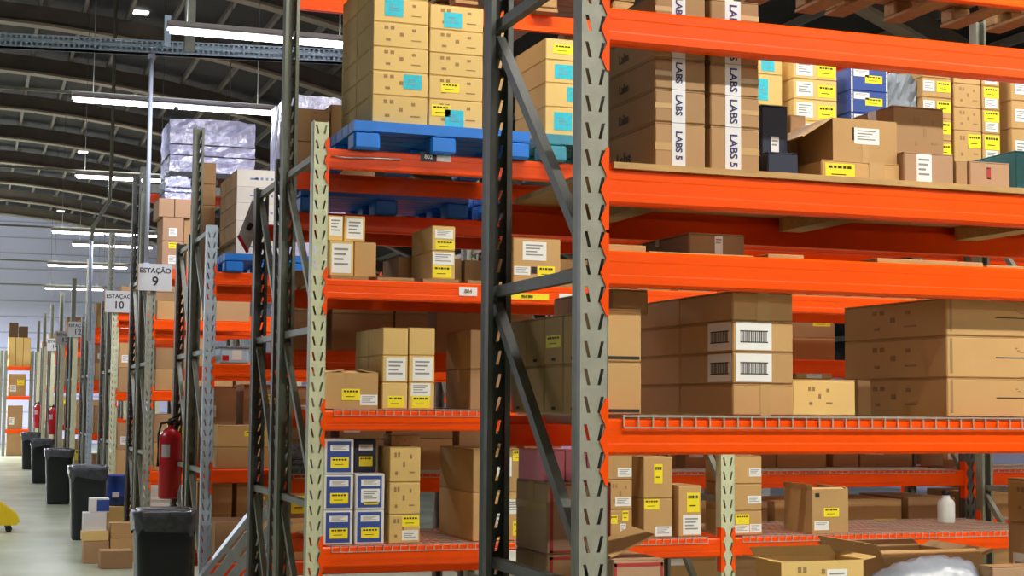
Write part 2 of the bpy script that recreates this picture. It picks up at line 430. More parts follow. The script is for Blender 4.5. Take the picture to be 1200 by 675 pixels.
def boards(X0, X1, Y0, Y1, z, label, m='plywood', n=1, t=.018, bearers=True):
    b = new_bm(); w = (X1 - X0) / n
    for i in range(n): box(b, X0 + i * w + .004, X0 + (i + 1) * w - .004 - (0 if n == 1 else .04), Y0, Y1, z, z + t)
    if bearers:
        for k in range(3):
            xx = X0 + (k + .42) * (X1 - X0) / 3
            box(b, xx - .045, xx + .045, Y0 + .056, Y1 - .056, z - .05, z)
    o = obj('plywood_shelf' if n == 1 else 'slatted_shelf', b, m); return tag(o, label, 'shelf board')
boards(XS[0] + .05, XS[1] - .05, NF - .01, NR, NLV[1], 'plywood shelf under the long white-taped cartons')
boards(XS[0] + .06, XS[1] - .06, BF + .005, BR, BLV[1], 'slatted wood shelf under the pairs of small labelled cartons', 'wood', n=9, bearers=False)
boards(XS[1] + .06, XS[2] - .06, BF + .005, BR, BLV[1], 'slatted wood shelf behind the nearest rack', 'wood', n=9, bearers=False)

# ------------------------------------------------------------------ cartons
def mark(par, kind, face, D, uv):
    """a label, sticker or print on a carton: face F (front) or L (its side facing the aisle); uv in fractions of that face"""
    W_, D_, H_ = D; u0, u1, v0, v1 = uv
    def put(b, a0, a1, c0, c1, e, mi, t=.0006):
        if face == 'F': box(b, -W_ / 2 + a0 * W_, -W_ / 2 + a1 * W_, -e - t, -e, c0 * H_, c1 * H_, mi)
        else: box(b, -W_ / 2 - e - t, -W_ / 2 - e, D_ * (1 - a1), D_ * (1 - a0), c0 * H_, c1 * H_, mi)
    du, dv = u1 - u0, v1 - v0
    b = new_bm()
    if kind in ('white', 'pale'):
        put(b, u0, u1, v0, v1, .0004, 0)
        for i in range(4):
            if kind == 'white' or i < 2:
                vv = v0 + dv * (.78 - .17 * i); put(b, u0 + du * .12, u0 + du * (.85 - .12 * (i % 3)), vv, vv + dv * .07, .001, 1, .0003)
        obj('shipping_label', b, ['label_white', 'ink_grey'], par)
    elif kind == 'barcode':
        put(b, u0, u1, v0, v1, .0004, 0)
        put(b, u0 + du * .12, u1 - du * .1, v0 + dv * .66, v0 + dv * .7, .001, 1, .0003); put(b, u0 + du * .12, u1 - du * .1, v0 + dv * .26, v0 + dv * .3, .001, 1, .0003)
        x = u0 + du * .13; rr = random.Random(3)
        while x < u1 - du * .12:
            w = du * rr.choice((.012, .02, .03)); put(b, x, x + w, v0 + dv * .3, v0 + dv * .66, .001, 1, .0003); x += w + du * rr.choice((.015, .025, .02))
        obj('barcode_label', b, ['label_white', 'ink'], par)
    elif kind == 'yellow':
        put(b, u0, u1, v0, v1, .0004, 0)
        x = u0 + du * .1; rr = random.Random(5)
        while x < u1 - du * .2:
            w = du * rr.choice((.06, .1, .14)); put(b, x, x + w, v0 + dv * .7, v0 + dv * .86, .001, 1, .0003); x += w + du * .04
        put(b, u0 + du * .2, u1 - du * .3, v0 + dv * .3, v0 + dv * .36, .001, 1, .0003)
        obj('yellow_label', b, ['label_yellow', 'ink'], par)
    elif kind == 'cyan':
        put(b, u0, u1, v0, v1, .0004, 0)
        for i in range(3): put(b, u0 + du * .2, u1 - du * (.2 + .1 * i), v0 + dv * (.3 + .17 * i), v0 + dv * (.34 + .17 * i), .001, 1, .0003)
        obj('cyan_sticker', b, ['label_cyan', 'ink_grey'], par)
    elif kind == 'print':
        for k in range(2): put(b, u0 + du * .16 * k, u0 + du * (.16 * k + .1), v0 + dv * .78, v0 + dv, .0003, 0)
        put(b, u0 + du * .72, u0 + du * .82, v0 + dv * .72, v0 + dv * .9, .0003, 0); put(b, u0 + du * .4, u0 + du * .5, v0 + dv * .35, v0 + dv * .6, .0003, 0)
        put(b, u0 + du * .04, u0 + du * .16, v0, v0 + dv * .16, .0003, 0); put(b, u0 + du * .7, u1 - du * .05, v0 + dv * .08, v0 + dv * .15, .0003, 0)
        obj('printed_marking', b, 'ink_brown', par)
    elif kind == 'whiteface':
        put(b, u0, u1, v0, v1, .0002, 0); obj('printed_face', b, 'carton_white', par)
    elif kind == 'bluetext':
        for i in range(5): put(b, u0 + du * i * .2, u0 + du * (i * .2 + (.34 if i == 0 else .1)), v0 + dv * .2, v0 + dv * (.7 if i else .55), .0003, 0)
        obj('printed_marking', b, 'ink_skyblue', par)
    elif kind == 'dark':
        put(b, u0, u1, v0, v1, .0003, 0); obj('printed_bar', b, 'ink', par)
    elif kind == 'tape':
        put(b, u0, u1, v0, v1, .0004, 0); obj('packing_tape', b, 'tape', par)
    elif kind == 'whitetape':
        put(b, u0, u1, v0, v1, .0004, 0); o = obj('printed_tape', b, 'tape_white', par)
        s = (u1 - u0) * W_ * .66
        text_part('tape_lettering', 'LABS 5 UNIT'[:max(3, int(H_ * (v1 - v0) / s / .62))], s, 'ink_navy', o, (-W_ / 2 + (u0 + u1) / 2 * W_, -.0014, H_ * (v0 + v1) / 2), (math.pi / 2, math.radians(90), 0))
    elif kind == 'labs':
        s = H_ * .42
        o = text_part('printed_name', 'Labs', s, 'ink_name', par, (-W_ / 2 - .0012, D_ * (1 - (u0 + u1) / 2), H_ * .42), (math.pi / 2, 0, -math.pi / 2))
    elif kind == 'redborder':
        for q in ((u0, u1, v0, v0 + .03), (u0, u1, v1 - .03, v1), (u0, u0 + .05, v0, v1), (u1 - .05, u1, v0, v1)): put(b, *q, .0003, 0)
        obj('printed_border', b, 'ink_red', par)
    elif kind == 'blueface':
        put(b, u0, u1, v0, v1, .0003, 0); obj('printed_panel', b, 'carton_blue', par)
    elif kind == 'slot':
        put(b, .3, .92, .49, .515, .0003, 0); put(b, .02, .035, .1, .95, .0003, 1)
        for q in (.42, .7):                                           # the two curved thumb cuts
            for i in range(6):
                t = i / 5; put(b, q + t * .08, q + t * .08 + .016, .72 - .1 * math.sin(t * math.pi), .745 - .1 * math.sin(t * math.pi), .0003, 1)
        put(b, .52, .66, .47, .56, .0006, 2)
        obj('closing_tab', b, ['ink', 'ink_brown', 'label_white'], par)

def carton(x0, x1, y0, dep, z0, h, label, m='kraft', marks=(), group=None, tape=True, lid=True, rz=0, cat='box', name='cardboard_carton', parts=True, gap=.0015):
    W_, H_ = x1 - x0 - 2 * gap, h - .0015
    r = empty(name, ((x0 + x1) / 2, y0, z0 + .0004), label, cat, group, rz)
    D = (W_, dep, H_)
    b = new_bm(); box(b, -W_ / 2, W_ / 2, 0, dep, 0, H_ - (.003 if lid else 0)); bevel(b, min(.004, W_ * .05))
    if lid:                                                          # the two outer top flaps, a slit between them
        box(b, -W_ / 2 + .001, W_ / 2 - .001, .001, dep / 2 - .0015, H_ - .003, H_); box(b, -W_ / 2 + .001, W_ / 2 - .001, dep / 2 + .0015, dep - .001, H_ - .003, H_)
    obj('carton_body', b, m, r)
    if tape and parts:
        b = new_bm(); tw = min(.025, H_ * .2)
        yc = dep / 2
        box(b, -W_ / 2 - .0008, -W_ / 2 - .0001, yc - tw, yc + tw, H_ * .68, H_)
        box(b, -W_ / 2, W_ / 2, yc - tw, yc + tw, H_, H_ + .0006)
        box(b, W_ / 2 + .0001, W_ / 2 + .0008, yc - tw, yc + tw, H_ * .68, H_)
        obj('packing_tape', b, 'tape', r)
    for k in marks: mark(r, k[0], k[1], D, k[2:])
    return r
ORD = ['bottom', 'second', 'third', 'fourth', 'fifth', 'sixth', 'seventh']
def span(x0, x1, yt, zb, Y):
    """world X range and top Z of a front face standing at distance Y on height zb, its top edge seen at image row yt"""
    zt = PY(x0, yt, Y).z
    yb = proj((PY(x0, yt, Y).x, Y, zb))[1]; ym = (yt + yb) / 2
    return PY(x0, ym, Y).x, PY(x1, ym, Y).x, zt
def stack(x0, x1, ys, zb, Y, dep, desc, m='kraft', marks=None, group=None, deep=1, **kw):
    """a column of cartons; ys = image rows of the top edges from the lowest up; desc completes 'the ... carton of'"""
    z = zb; n = len(ys); marks = marks or {}
    a, c, _ = span(x0, x1, ys[-1], zb, Y); out = []
    for i, yt in enumerate(ys):
        zt = PY(x0, yt, Y).z
        pos = ORD[i] if i < n - 1 or n == 1 else 'topmost'
        for k in range(deep):
            lab = ('%s carton of %s' % (pos, desc)) if n > 1 else desc
            if k: lab = ('%s rear carton of %s' % (pos, desc))
            out.append(carton(a, c, Y + k * (dep + .004), dep, z, zt - z, lab, m, (marks.get(i, ()) if k == 0 else ()), group, **kw))
        z = zt
    return out
def one(x0, x1, yt, zb, Y, dep, label, m='kraft', marks=(), **kw):
    a, c, zt = span(x0, x1, yt, zb, Y); return carton(a, c, Y, dep, zb, zt - zb, label, m, marks, **kw)
def open_carton(x0, x1, y0, dep, z0, h, label, m='kraft', flaps=(40, 40, 30, 60), marks=(), rz=0, fl=None, group=None):
    """flaps: outward tilt from vertical of the front, back, aisle-side and far-side flap, None for a flap cut off"""
    W_ = x1 - x0; t = .004; fl = fl or min(dep, W_) * .45
    r = empty('open_carton', ((x0 + x1) / 2, y0, z0 + .0004), label, 'box', group, rz)
    b = new_bm()
    box(b, -W_ / 2, W_ / 2, 0, dep, 0, t); box(b, -W_ / 2, W_ / 2, 0, t, t, h); box(b, -W_ / 2, W_ / 2, dep - t, dep, t, h)
    box(b, -W_ / 2, -W_ / 2 + t, t, dep - t, t, h); box(b, W_ / 2 - t, W_ / 2, t, dep - t, t, h)
    obj('carton_body', b, m, r)
    defs = (((-W_ / 2, 0), (W_ / 2, 0), (0, -1)), ((-W_ / 2, dep), (W_ / 2, dep), (0, 1)), ((-W_ / 2, 0), (-W_ / 2, dep), (-1, 0)), ((W_ / 2, 0), (W_ / 2, dep), (1, 0)))
    for ang, (p, q, d) in zip(flaps, defs):
        if ang is None: continue
        c = new_bm(); s, co = math.sin(math.radians(ang)) * fl, math.cos(math.radians(ang)) * fl
        lo = [Vector((*p, h)), Vector((*q, h))]; hi = [v + Vector((d[0] * s, d[1] * s, co)) for v in lo]
        nrm = (lo[1] - lo[0]).cross(hi[0] - lo[0]).normalized() * .002
        vs = [c.verts.new(v + nrm) for v in (lo[0], lo[1], hi[1], hi[0])] + [c.verts.new(v - nrm) for v in (lo[0], lo[1], hi[1], hi[0])]
        for f in ((0, 1, 2, 3), (7, 6, 5, 4), (0, 4, 5, 1), (1, 5, 6, 2), (2, 6, 7, 3), (3, 7, 4, 0)): c.faces.new([vs[i] for i in f])
        obj('flap', c, m, r)
    for k in marks: mark(r, k[0], k[1], (W_, dep, h), k[2:])
    return r
def pallet(x0, x1, y0, dep, z0, h, label, m='pallet_blue', plastic=True):
    r = empty('pallet', ((x0 + x1) / 2, y0, z0), label, 'pallet', 'pallets on the racks'); w = (x1 - x0) / 2
    b = new_bm(); dt = h * (.36 if plastic else .16)
    n = 7
    for i in range(n):                                               # deck slats across the front
        ya = dep * i / n; box(b, -w, w, ya + .004, ya + dep / n - .012, h - dt * (1 if plastic else 1), h)
    for xx in (-w, -.05, w - .1): box(b, xx, xx + .1, .004, dep - .012, h - dt - .004, h - dt + .002)
    obj('deck', b, m, r)
    for xx in (-w, -.07, w - .14):
        for yy in (.004, dep / 2 - .07, dep - .156):
            c = new_bm(); box(c, xx, xx + .14, yy, yy + .14, h * (.0 if plastic else .13), h - dt - .003); bevel(c, .012); obj('block', c, m, r)
        if not plastic:
            c = new_bm(); box(c, xx, xx + .14, .004, dep - .016, 0, h * .13); obj('skid', c, m, r)
    return r

def fill(rack_desc, xa, xb, Y, dep, zb, hmax, seed, m=('kraft_dull', 'kraft'), lo=.18, hi=.42, marks=True, two=False, only=None, hr=.45):
    rr = random.Random(seed); x = xa; i = 0
    NUM = ['first', 'second', 'third', 'fourth', 'fifth', 'sixth', 'seventh', 'eighth', 'ninth', 'tenth', 'eleventh', 'twelfth', 'thirteenth', 'fourteenth', 'fifteenth']
    while x < xb - .12:
        w = min(rr.uniform(lo, hi), xb - x); h = rr.uniform(hr, .95) * hmax
        mk = []
        if marks:
            if rr.random() < .5: mk.append(('white', 'F', .1, .45, .2, .5))
            if rr.random() < .4: mk.append(('yellow', 'F', .5, .9, .5, .75))
        n = 2 if (two and h > .3) else 1
        for k in range(n if only is None or i in only else 0):
            carton(x, x + w, Y, dep, zb + k * h / n, h / n, '%scarton, %s from the aisle %s' % (('lower ', 'upper ')[k] if n > 1 else '', NUM[min(i, 14)], rack_desc), rr.choice(m), mk if k == n - 1 else (), 'cartons in the dim shelving', parts=False)
        x += w + rr.uniform(.005, .06); i += 1
# ---- near rack, plywood level: the white-taped stacks
ZL2 = NLV[1] + .018
A_rows = [142, 103, 66, 28, -10]; B_rows = [147, 110, 73, 36, -2]
lab = ('labs', 'L', .58, .72, 0, 1)
stack(767, 827, A_rows, ZL2, 4.10, .66, 'the white-taped stack beside the near post', 'kraft_dull', {i: [('whitetape', 'F', .33, .6, 0, 1), lab, ('tape', 'F', .0, .33, .42, .58)] for i in range(5)}, group='white-taped cartons on the plywood shelf', tape=False)
stack(832, 890, B_rows, ZL2, 4.10, .66, 'the second white-taped stack', 'kraft_dull', {i: [('whitetape', 'F', .3, .62, 0, 1), ('tape', 'F', .62, 1, .42, .58)] for i in range(5)}, group='white-taped cartons on the plywood shelf', tape=False)
one(892, 924, 122, ZL2, 4.22, .3, 'dark navy box standing beside the second white-taped stack', 'carton_navy', [('pale', 'F', .35, .65, .3, .6)], tape=False)
one(926, 945, 134, ZL2, 4.35, .25, 'narrow brown carton between the navy box and the gaping carton', 'kraft_dull')
one(899, 936, 177, ZL2, 4.09, .11, 'low dark grey box lying in front of the navy box', 'carton_navy', tape=False)
p = span(962, 1055, 186, ZL2, 4.12); low = carton(p[0], p[1], 4.12, .3, ZL2, p[2] - ZL2, 'low flat carton with yellow label under the gaping carton', 'kraft', [('yellow', 'F', .05, .42, .1, .85), ('tape', 'F', .6, .8, 0, 1)])
q = span(978, 1053, 137, p[2], 4.12)
open_carton(q[0], q[1], 4.13, .27, p[2], q[2] - p[2], 'gaping carton with one flap drooping towards the navy box', 'kraft', (None, None, 122, None), [('white', 'F', .33, .72, .42, .8), ('dark', 'F', .3, .33, .5, .8), ('tape', 'F', .45, .55, 0, .42)], fl=.125)
w = span(1059, 1118, 177, ZL2, 4.10)
carton(w[0], w[1], 4.10, .28, ZL2, w[2] - ZL2, 'carton with printed white sheet beside the low flat carton', 'kraft_rose', [('white', 'F', .25, .55, .1, .95)])
w2 = span(1062, 1116, 124, w[2], 4.16)
carton(w2[0] - .05, w2[1] - .03, 4.16, .24, w[2], w2[2] - w[2], 'brown carton stacked behind the gaping carton', 'kraft_dull', [('print', 'F', .4, .9, .2, .8)])
one(1136, 1184, 188, ZL2, 4.10, .16, 'small brown carton alone at the shelf edge, with red mark', 'kraft_rose', [('redborder', 'F', .42, .52, .4, .8)])
one(1120, 1134, 188, ZL2, 4.10, .16, 'very narrow brown carton beside the small one with red mark', 'kraft_dull')
one(1190, 1262, 176, ZL2, 4.3, .3, 'dark green crate at the picture edge on the plywood shelf', 'pallet_teal', tape=False)
# ---- near rack, slatted level
def plank(x0, x1, y, Yf, dep, zb, t, label):
    a, c = PY(x0, y, Yf).x, PY(x1, y, Yf).x
    b = new_bm(); box(b, a, c, Yf, Yf + dep, zb, zb + t); bevel(b, .002); tag(obj('wood_plank', b, 'plywood'), label, 'plank', 'loose planks on the open beam')
ZL3 = NLV[2]
for i, (xa, xb, t, lb) in enumerate(((712, 757, .021, 'pale plank end on the open beam beside the near post'), (760, 884, .006, 'thin plank under the dark carton on the open beam'), (900, 942, .014, 'short pale plank end alone in the middle of the open beam'), (1028, 1152, .016, 'long pale plank end on the open beam, nail holes showing'), (1156, 1250, .01, 'thin grey plank end beside the long pale plank'))):
    plank(xa, xb, 290, NF + .035, .72 if i else .1, ZL3 - .028 if False else ZL3 + .0005, t, lb)
one(807, 873, 272, ZL3 + .007, 4.14, .45, 'dull carton pushed under the plywood, on the open beam', 'kraft_dull', [('pale', 'F', .46, .6, .1, .9)])
# ---- near rack, wire level
ZM = NLV[3] + .01
for lev, (ya, yb) in enumerate(((424, None), (361, None))):
    zb = ZM if lev == 0 else zt
    a, c, zt = span(708, 752, ya, zb, 4.08)
    for k in range(5):
        carton(a, c, 4.08 + k * .166, .162, zb, zt - zb, '%s front narrow carton beside the near post' % ('lower', 'upper')[lev] if k == 0 else '%s narrow carton, %s deep in the file behind the near post' % (('lower', 'upper')[lev], ORD[k]), 'kraft',
               [('dark', 'F', .05, .95, .05, .11)] if k == 0 else [('dark', 'L', .4, .6, .08, .14)] + ([('yellow', 'L', .1, .9, .35, .6)] if (lev, k) == (1, 2) else []), group='narrow cartons filed behind the near post', tape=False)
one(716, 760, 338, zt, 4.36, .5, 'brown carton on top of the narrow pair beside the near post', 'kraft_dull')
bl = ('barcode', 'F', .05, .64, .06, .96); bs = ('barcode', 'L', .55, .98, .06, .96)
stack(858, 930, [449.5, 412, 375, 340], ZM, 4.09, .36, 'the barcode-labelled stack on the wire shelf', 'kraft', {0: [('tape', 'F', .45, .62, .0, 1)], 1: [bl, bs], 2: [bl, bs], 3: [('tape', 'F', .4, .6, 0, 1)]}, group='barcode-labelled cartons on the wire shelf', deep=2, tape=False)
stack(1109, 1296, [442.5, 393, 348], ZM, 4.09, .6, 'the three wide mailer cartons with slotted fronts', 'kraft', {i: [('slot', 'F', 0, 1, 0, 1), ('print', 'L', .3, .75, .25, .8)] for i in range(3)}, group='slotted mailer cartons', tape=False, name='mailer_box')
w = span(928, 1003, 444, ZM, 4.2); carton(w[0], w[1], 4.2, .25, ZM, w[2] - ZM, 'short pale carton between the barcode stack and the mailer stack', 'kraft_pale', [('print', 'F', .25, .65, .3, .8)], tape=False)
w3 = span(932, 976, 437, w[2], 4.25); carton(w3[0], w3[1], 4.25, .18, w[2], w3[2] - w[2], 'thin flat carton lying on the short pale carton', 'kraft', [('pale', 'F', .3, .7, .2, .9)], tape=False)
one(1005, 1021, 444, ZM, 4.32, .2, 'narrow shaded carton squeezed against the mailer stack', 'kraft_dull', tape=False)
# ---- near rack, lowest visible level
ZB5 = NLV[4] + .01
yY = 4.57; xa = 1.715; xb = PY(717, 600, yY).x
zt = PY(645, 565, yY).z; zm = PY(645, 650, yY).z
carton(xa, xb, yY, .29, ZB5, zm - ZB5, 'lower carton under the pink boxes, behind the near post', 'kraft_dull', [('redborder', 'F', .05, .98, .02, .98)])
carton(xa, xb, yY, .29, zm, zt - zm, 'upper carton under the pink boxes, red print on its front', 'kraft_rose', [('redborder', 'F', .05, .98, .02, .98), ('tape', 'L', 0, 1, .6, .7)])
pw = (xb - xa + .0) / 6
for k in range(6):
    carton(xa + k * pw, xa + (k + 1) * pw, yY + .03, .24, zt, .1, 'pink box, %s from the aisle in the row under the dark beam' % ('first', 'second', 'third', 'fourth', 'fifth', 'sixth')[k], 'carton_pink', (), 'pink boxes in a row', tape=False, name='pink_box')
w = span(718, 779, 656, ZB5, 4.16); carton(w[0], w[1], 4.16, .3, ZB5, w[2] - ZB5, 'carton with red border print in front of the near post base', 'kraft_rose', [('redborder', 'F', .02, .98, .55, .97), ('white', 'F', .25, .8, .3, .75)])
b = new_bm(); box(b, -.09, .09, -.05, .05, -.003, .003); o = obj('cardboard_scrap', b, 'kraft'); o.location = (w[0] + .07, 4.26, w[2] + .042); o.rotation_euler = (.2, -.32, .3)
tag(o, 'loose tilted cardboard scrap on the red bordered carton', 'cardboard')
w = span(912, 1008, 658, ZB5, 4.12); open_carton(w[0], w[1], 4.1, .16, ZB5, w[2] - ZB5, 'open pale carton with its flaps spread, next to the long open carton', 'kraft_pale', (None, 55, 82, 80), [('print', 'F', .2, .6, .7, .95), ('white', 'F', .55, .8, .7, .92)], fl=.045)
w = span(1040, 1158, 655, ZB5, 4.28); open_carton(w[0], w[1], 4.3, .36, ZB5, w[2] - ZB5, 'long open carton behind the white plastic sack', 'kraft', (-70, 70, 30, 70), fl=.05)
one(1163, 1236, 664, ZB5, 4.07, .07, 'low carton at the lower corner in front of the tall stack', 'kraft_rose')
stack(1243, 1330, [618, 564], ZB5, 4.16, .27, 'the tall stack at the lower picture edge', 'kraft', {0: [('white', 'L', .1, .45, .25, .75)], 1: [('print', 'L', .2, .7, .3, .8)]})
# crumpled white plastic sheet
b = new_bm(); n = 22; a0, c0 = PY(1032, 670, 4.07).x, PY(1160, 670, 4.07).x; rr = random.Random(4); g = []
for i in range(n + 1):
    row = []
    for j in range(9):
        t, s = i / n, j / 8
        x = a0 + (c0 - a0) * t; y = 4.075 + .17 * s; z = ZB5 + .285 + .03 * math.sin(t * 3.0) * (1 - abs(s - .6)) + .02 * t + rr.uniform(-.005, .005) - (.07 * (1 - t) ** 3) - .16 * (1 - s) ** 4
        row.append(b.verts.new((x, y, z)))
    g.append(row)
for i in range(n):
    for j in range(8): b.faces.new((g[i][j], g[i + 1][j], g[i + 1][j + 1], g[i][j + 1])).smooth = True
lowr = [[b.verts.new((v.co.x, v.co.y, ZB5)) for v in row] for row in g]
for i in range(n):
    for j in range(8): b.faces.new((lowr[i][j], lowr[i][j + 1], lowr[i + 1][j + 1], lowr[i + 1][j]))
for i in range(n): b.faces.new((g[i][0], lowr[i][0], lowr[i + 1][0], g[i + 1][0])); b.faces.new((g[i][8], g[i + 1][8], lowr[i + 1][8], lowr[i][8]))
for j in range(8): b.faces.new((g[0][j], g[0][j + 1], lowr[0][j + 1], lowr[0][j])); b.faces.new((g[n][j], lowr[n][j], lowr[n][j + 1], g[n][j + 1]))
tag(obj('plastic_sack', b, 'plastic_grey'), 'crumpled white plastic sack in front of the long open carton', 'sack')
# ---- near rack top level: pallets seen from below
w = span(792, 826, 3, NLV[0], 4.1)

# ---- second rack, top level
ZP = BLV[0]; PH = .147
Xa, Xb = PY(412, 160, BF).x, PY(617, 160, BF).x
pallet(Xa, Xb, BF - .06, 1.0, ZP, PH, 'bright blue plastic pallet under the tall stack with cyan stickers')
ZT = ZP + PH
cy = lambda u, v, w=.3, h=.5: ('cyan', 'F', u, u + w, v, v + h)
pr = ('print', 'F', .2, .9, .25, .85)
stack(437, 502, [110, 81.5, 53, 24, -5, -34], ZT, BF, .36, 'the first column on the bright blue pallet', 'kraft_pale', {0: [pr], 1: [pr, cy(.56, .3, .33, .62)], 2: [pr], 3: [pr], 4: [pr, cy(.2, .25, .34, .7)]}, group='cartons stacked on the bright blue pallet', deep=2, tape=False)
stack(503, 566, [115, 87, 60.5, 33, 4], ZT, BF, .36, 'the second column on the bright blue pallet', 'kraft_pale', {0: [pr, ('yellow', 'F', .05, .4, .4, .8), cy(.3, .05, .35, .6)], 1: [pr, ('yellow', 'F', .22, .56, .3, .7)], 2: [pr], 3: [pr], 4: [pr, cy(.26, .1, .34, .62)]}, group='cartons stacked on the bright blue pallet', tape=False)
stack(567, 592, [118, 90, 62, 36], ZT, BF + .02, .36, 'the narrow column on the blue pallet behind the near frame', 'kraft', group='cartons stacked on the bright blue pallet', tape=False)
Xa, Xb = PY(633, 165, BF).x, PY(745, 165, BF).x
pallet(Xa, Xb, BF - .05, .95, ZP, PH, 'teal plastic pallet beside the near grey post', 'pallet_teal')
stack(639, 702, [124, 96, 69, 44], ZT, BF, .5, 'the four-high stack on the teal pallet beside the near post', 'kraft_pale', {0: [cy(.16, .2, .34, .62), ('yellow', 'F', .55, .75, .2, .6)], 1: [cy(.4, .25, .34, .62)], 2: [cy(.17, .2, .34, .62)], 3: [('yellow', 'F', .14, .5, .3, .75)]}, tape=False)
# further along the top level, seen over the near shelf
pallet(PY(880, 180, BF).x, PY(1045, 180, BF).x, BF - .02, .95, ZP, PH, 'teal pallet under the white-labelled and blue boxes', 'pallet_teal')
pallet(PY(1075, 190, BF).x, PY(1236, 190, BF).x, BF - .02, .95, ZP, PH, 'teal pallet behind the small brown cartons on the plywood shelf', 'pallet_teal')
stack(886, 917, [150, 122, 86, 66, 46], ZT, BF + .02, .4, 'the cyan-stickered column behind the navy box', 'kraft_pale', {2: [cy(.05, .15, .4, .7)], 3: [cy(.2, .2, .5, .7)], 4: [cy(.1, .2, .4, .6)]}, tape=False)
wl = [('white', 'F', .06, .44, .15, .85), ('yellow', 'F', .56, .95, .15, .75)]
stack(930, 981, [164, 140, 115, 91, 68], ZT, BF, .35, 'the white-and-yellow-labelled column beside the blue boxes', 'kraft_pale', {i: wl for i in range(5)}, tape=False)
bm_ = [('pale', 'F', .1, .5, .62, .92), ('yellow', 'F', .4, .85, .35, .7), ('pale', 'F', .03, .07, .02, .98), ('pale', 'F', .95, .99, .02, .98)]
stack(996, 1041, [156, 131, 105, 78], ZT, BF, .4, 'the blue box column beside the silver plastic', 'carton_blue', {i: bm_ for i in range(4)}, tape=False)
stack(1081, 1115, [163, 137, 113, 90, 68], ZT, BF, .35, 'the yellow-labelled column beside the silver plastic', 'kraft', {i: [('yellow', 'F', .5, .98, .3, .85), ('white', 'F', .03, .42, .3, .85)] for i in range(5)}, tape=False)
stack(1118, 1150, [152, 125, 97, 70], ZT, BF, .35, 'the printed column above the small brown carton', 'kraft', {0: [('yellow', 'F', .5, .98, .5, .9), pr], 1: [pr], 2: [pr], 3: [pr]}, tape=False)
stack(1151, 1172, [156, 128, 100, 72], ZT, BF, .35, 'the slim column with yellow and white labels', 'kraft', {i: [('yellow', 'F', .1, .95, .5, .95), ('white', 'F', .15, .85, .08, .48)] for i in range(4)}, tape=False)
stack(1185, 1228, [150, 117, 88, 60], ZT, BF, .5, 'the last column at the picture edge on the teal pallet', 'kraft', {i: [('white', 'F', .1, .4, .25, .7)] for i in range(4)}, tape=False)
def wrapped(x0, x1, y0, dep, z0, h, label, m='wrap', seed=1):
    r = empty('wrapped_load', ((x0 + x1) / 2, y0, z0), label, 'wrapped pallet load', 'plastic-wrapped loads'); rr = random.Random(seed); w = (x1 - x0) / 2
    b = new_bm(); box(b, -w, w, 0, dep, .0, h); bmesh.ops.subdivide_edges(b, edges=list(b.edges), cuts=9, use_grid_fill=True)
    for v in b.verts:
        v.co += Vector((rr.uniform(-1, 1), rr.uniform(-1, 1), rr.uniform(-.6, .6) if v.co.z > .01 else 0)) * .008
        if abs(v.co.z - h) < .02 and (abs(v.co.x) > w * .75): v.co.z -= .02
    obj('plastic_wrap', b, m, r)
    c = new_bm(); box(c, -w, w, -.012, dep + .01, h * .5, h * .52); box(c, -w - .012, w + .012, -.012, dep + .012, h * .3, h * .315); obj('strap', c, 'black', r)
    return r
wrapped(PY(1043, 100, BF).x, PY(1079, 100, BF).x, BF + .05, .4, ZT, PY(1043, 83, BF).z - ZT, 'silver grey plastic-wrapped bundle between blue boxes and yellow-labelled cartons', 'plastic_grey', 3)

# ---- second rack, slatted level
ZS = BLV[1] + .019
wt = ('white', 'F', .08, .9, .08, .92); yl = lambda u0, u1, v0, v1: ('yellow', 'F', u0, u1, v0, v1)
w = span(386, 414.5, 281.5, ZS, BF + .03); carton(w[0], w[1], BF + .03, .22, ZS, w[2] - ZS, 'small carton with large white label beside the pale green post', 'kraft_pale', [wt], tape=False)
w1 = span(415, 441, 283, ZS, BF + .06); carton(w1[0], w1[1], BF + .06, .22, ZS, w1[2] - ZS, 'small plain carton next to the large-labelled one', 'kraft', (), tape=False)
u = span(382, 402, 252, w[2], BF + .04); carton(max(u[0], 1.70), u[1], BF + .04, .2, w[2], u[2] - w[2], 'upper small carton nearest the pale green post', 'kraft_pale', [('white', 'F', .1, .95, .2, .95)], tape=False)
u = span(403, 428, 252.5, max(w[2], w1[2]), BF + .07); carton(u[0], u[1], BF + .07, .15, max(w[2], w1[2]), u[2] - max(w[2], w1[2]), 'upper small carton with white label on the plain one', 'kraft_pale', [('white', 'F', .12, .9, .1, .9)], tape=False)
stack(506, 533.5, [293.5, 264], ZS, BF + .03, .4, 'the pair with white and yellow labels amid the slatted shelf', 'kraft_pale', {0: [('white', 'F', .03, .95, .52, .95), yl(.05, .85, .06, .48)], 1: [('white', 'F', .12, .9, .5, .85), yl(.15, .95, .06, .42)]}, tape=False)
one(601, 657, 278, ZS, BF + .03, .35, 'carton with three labels behind the near frame on the slatted shelf', 'kraft', [('white', 'F', .2, .7, .5, .92), ('white', 'F', .02, .36, .16, .36), yl(.52, .88, .1, .38), ('dark', 'F', .38, .5, .2, .36)])
fill('at the back of the slatted shelf', XS[0] + .55, XS[1] - .3, BF + .5, .34, ZS, .26, 77, marks=False)
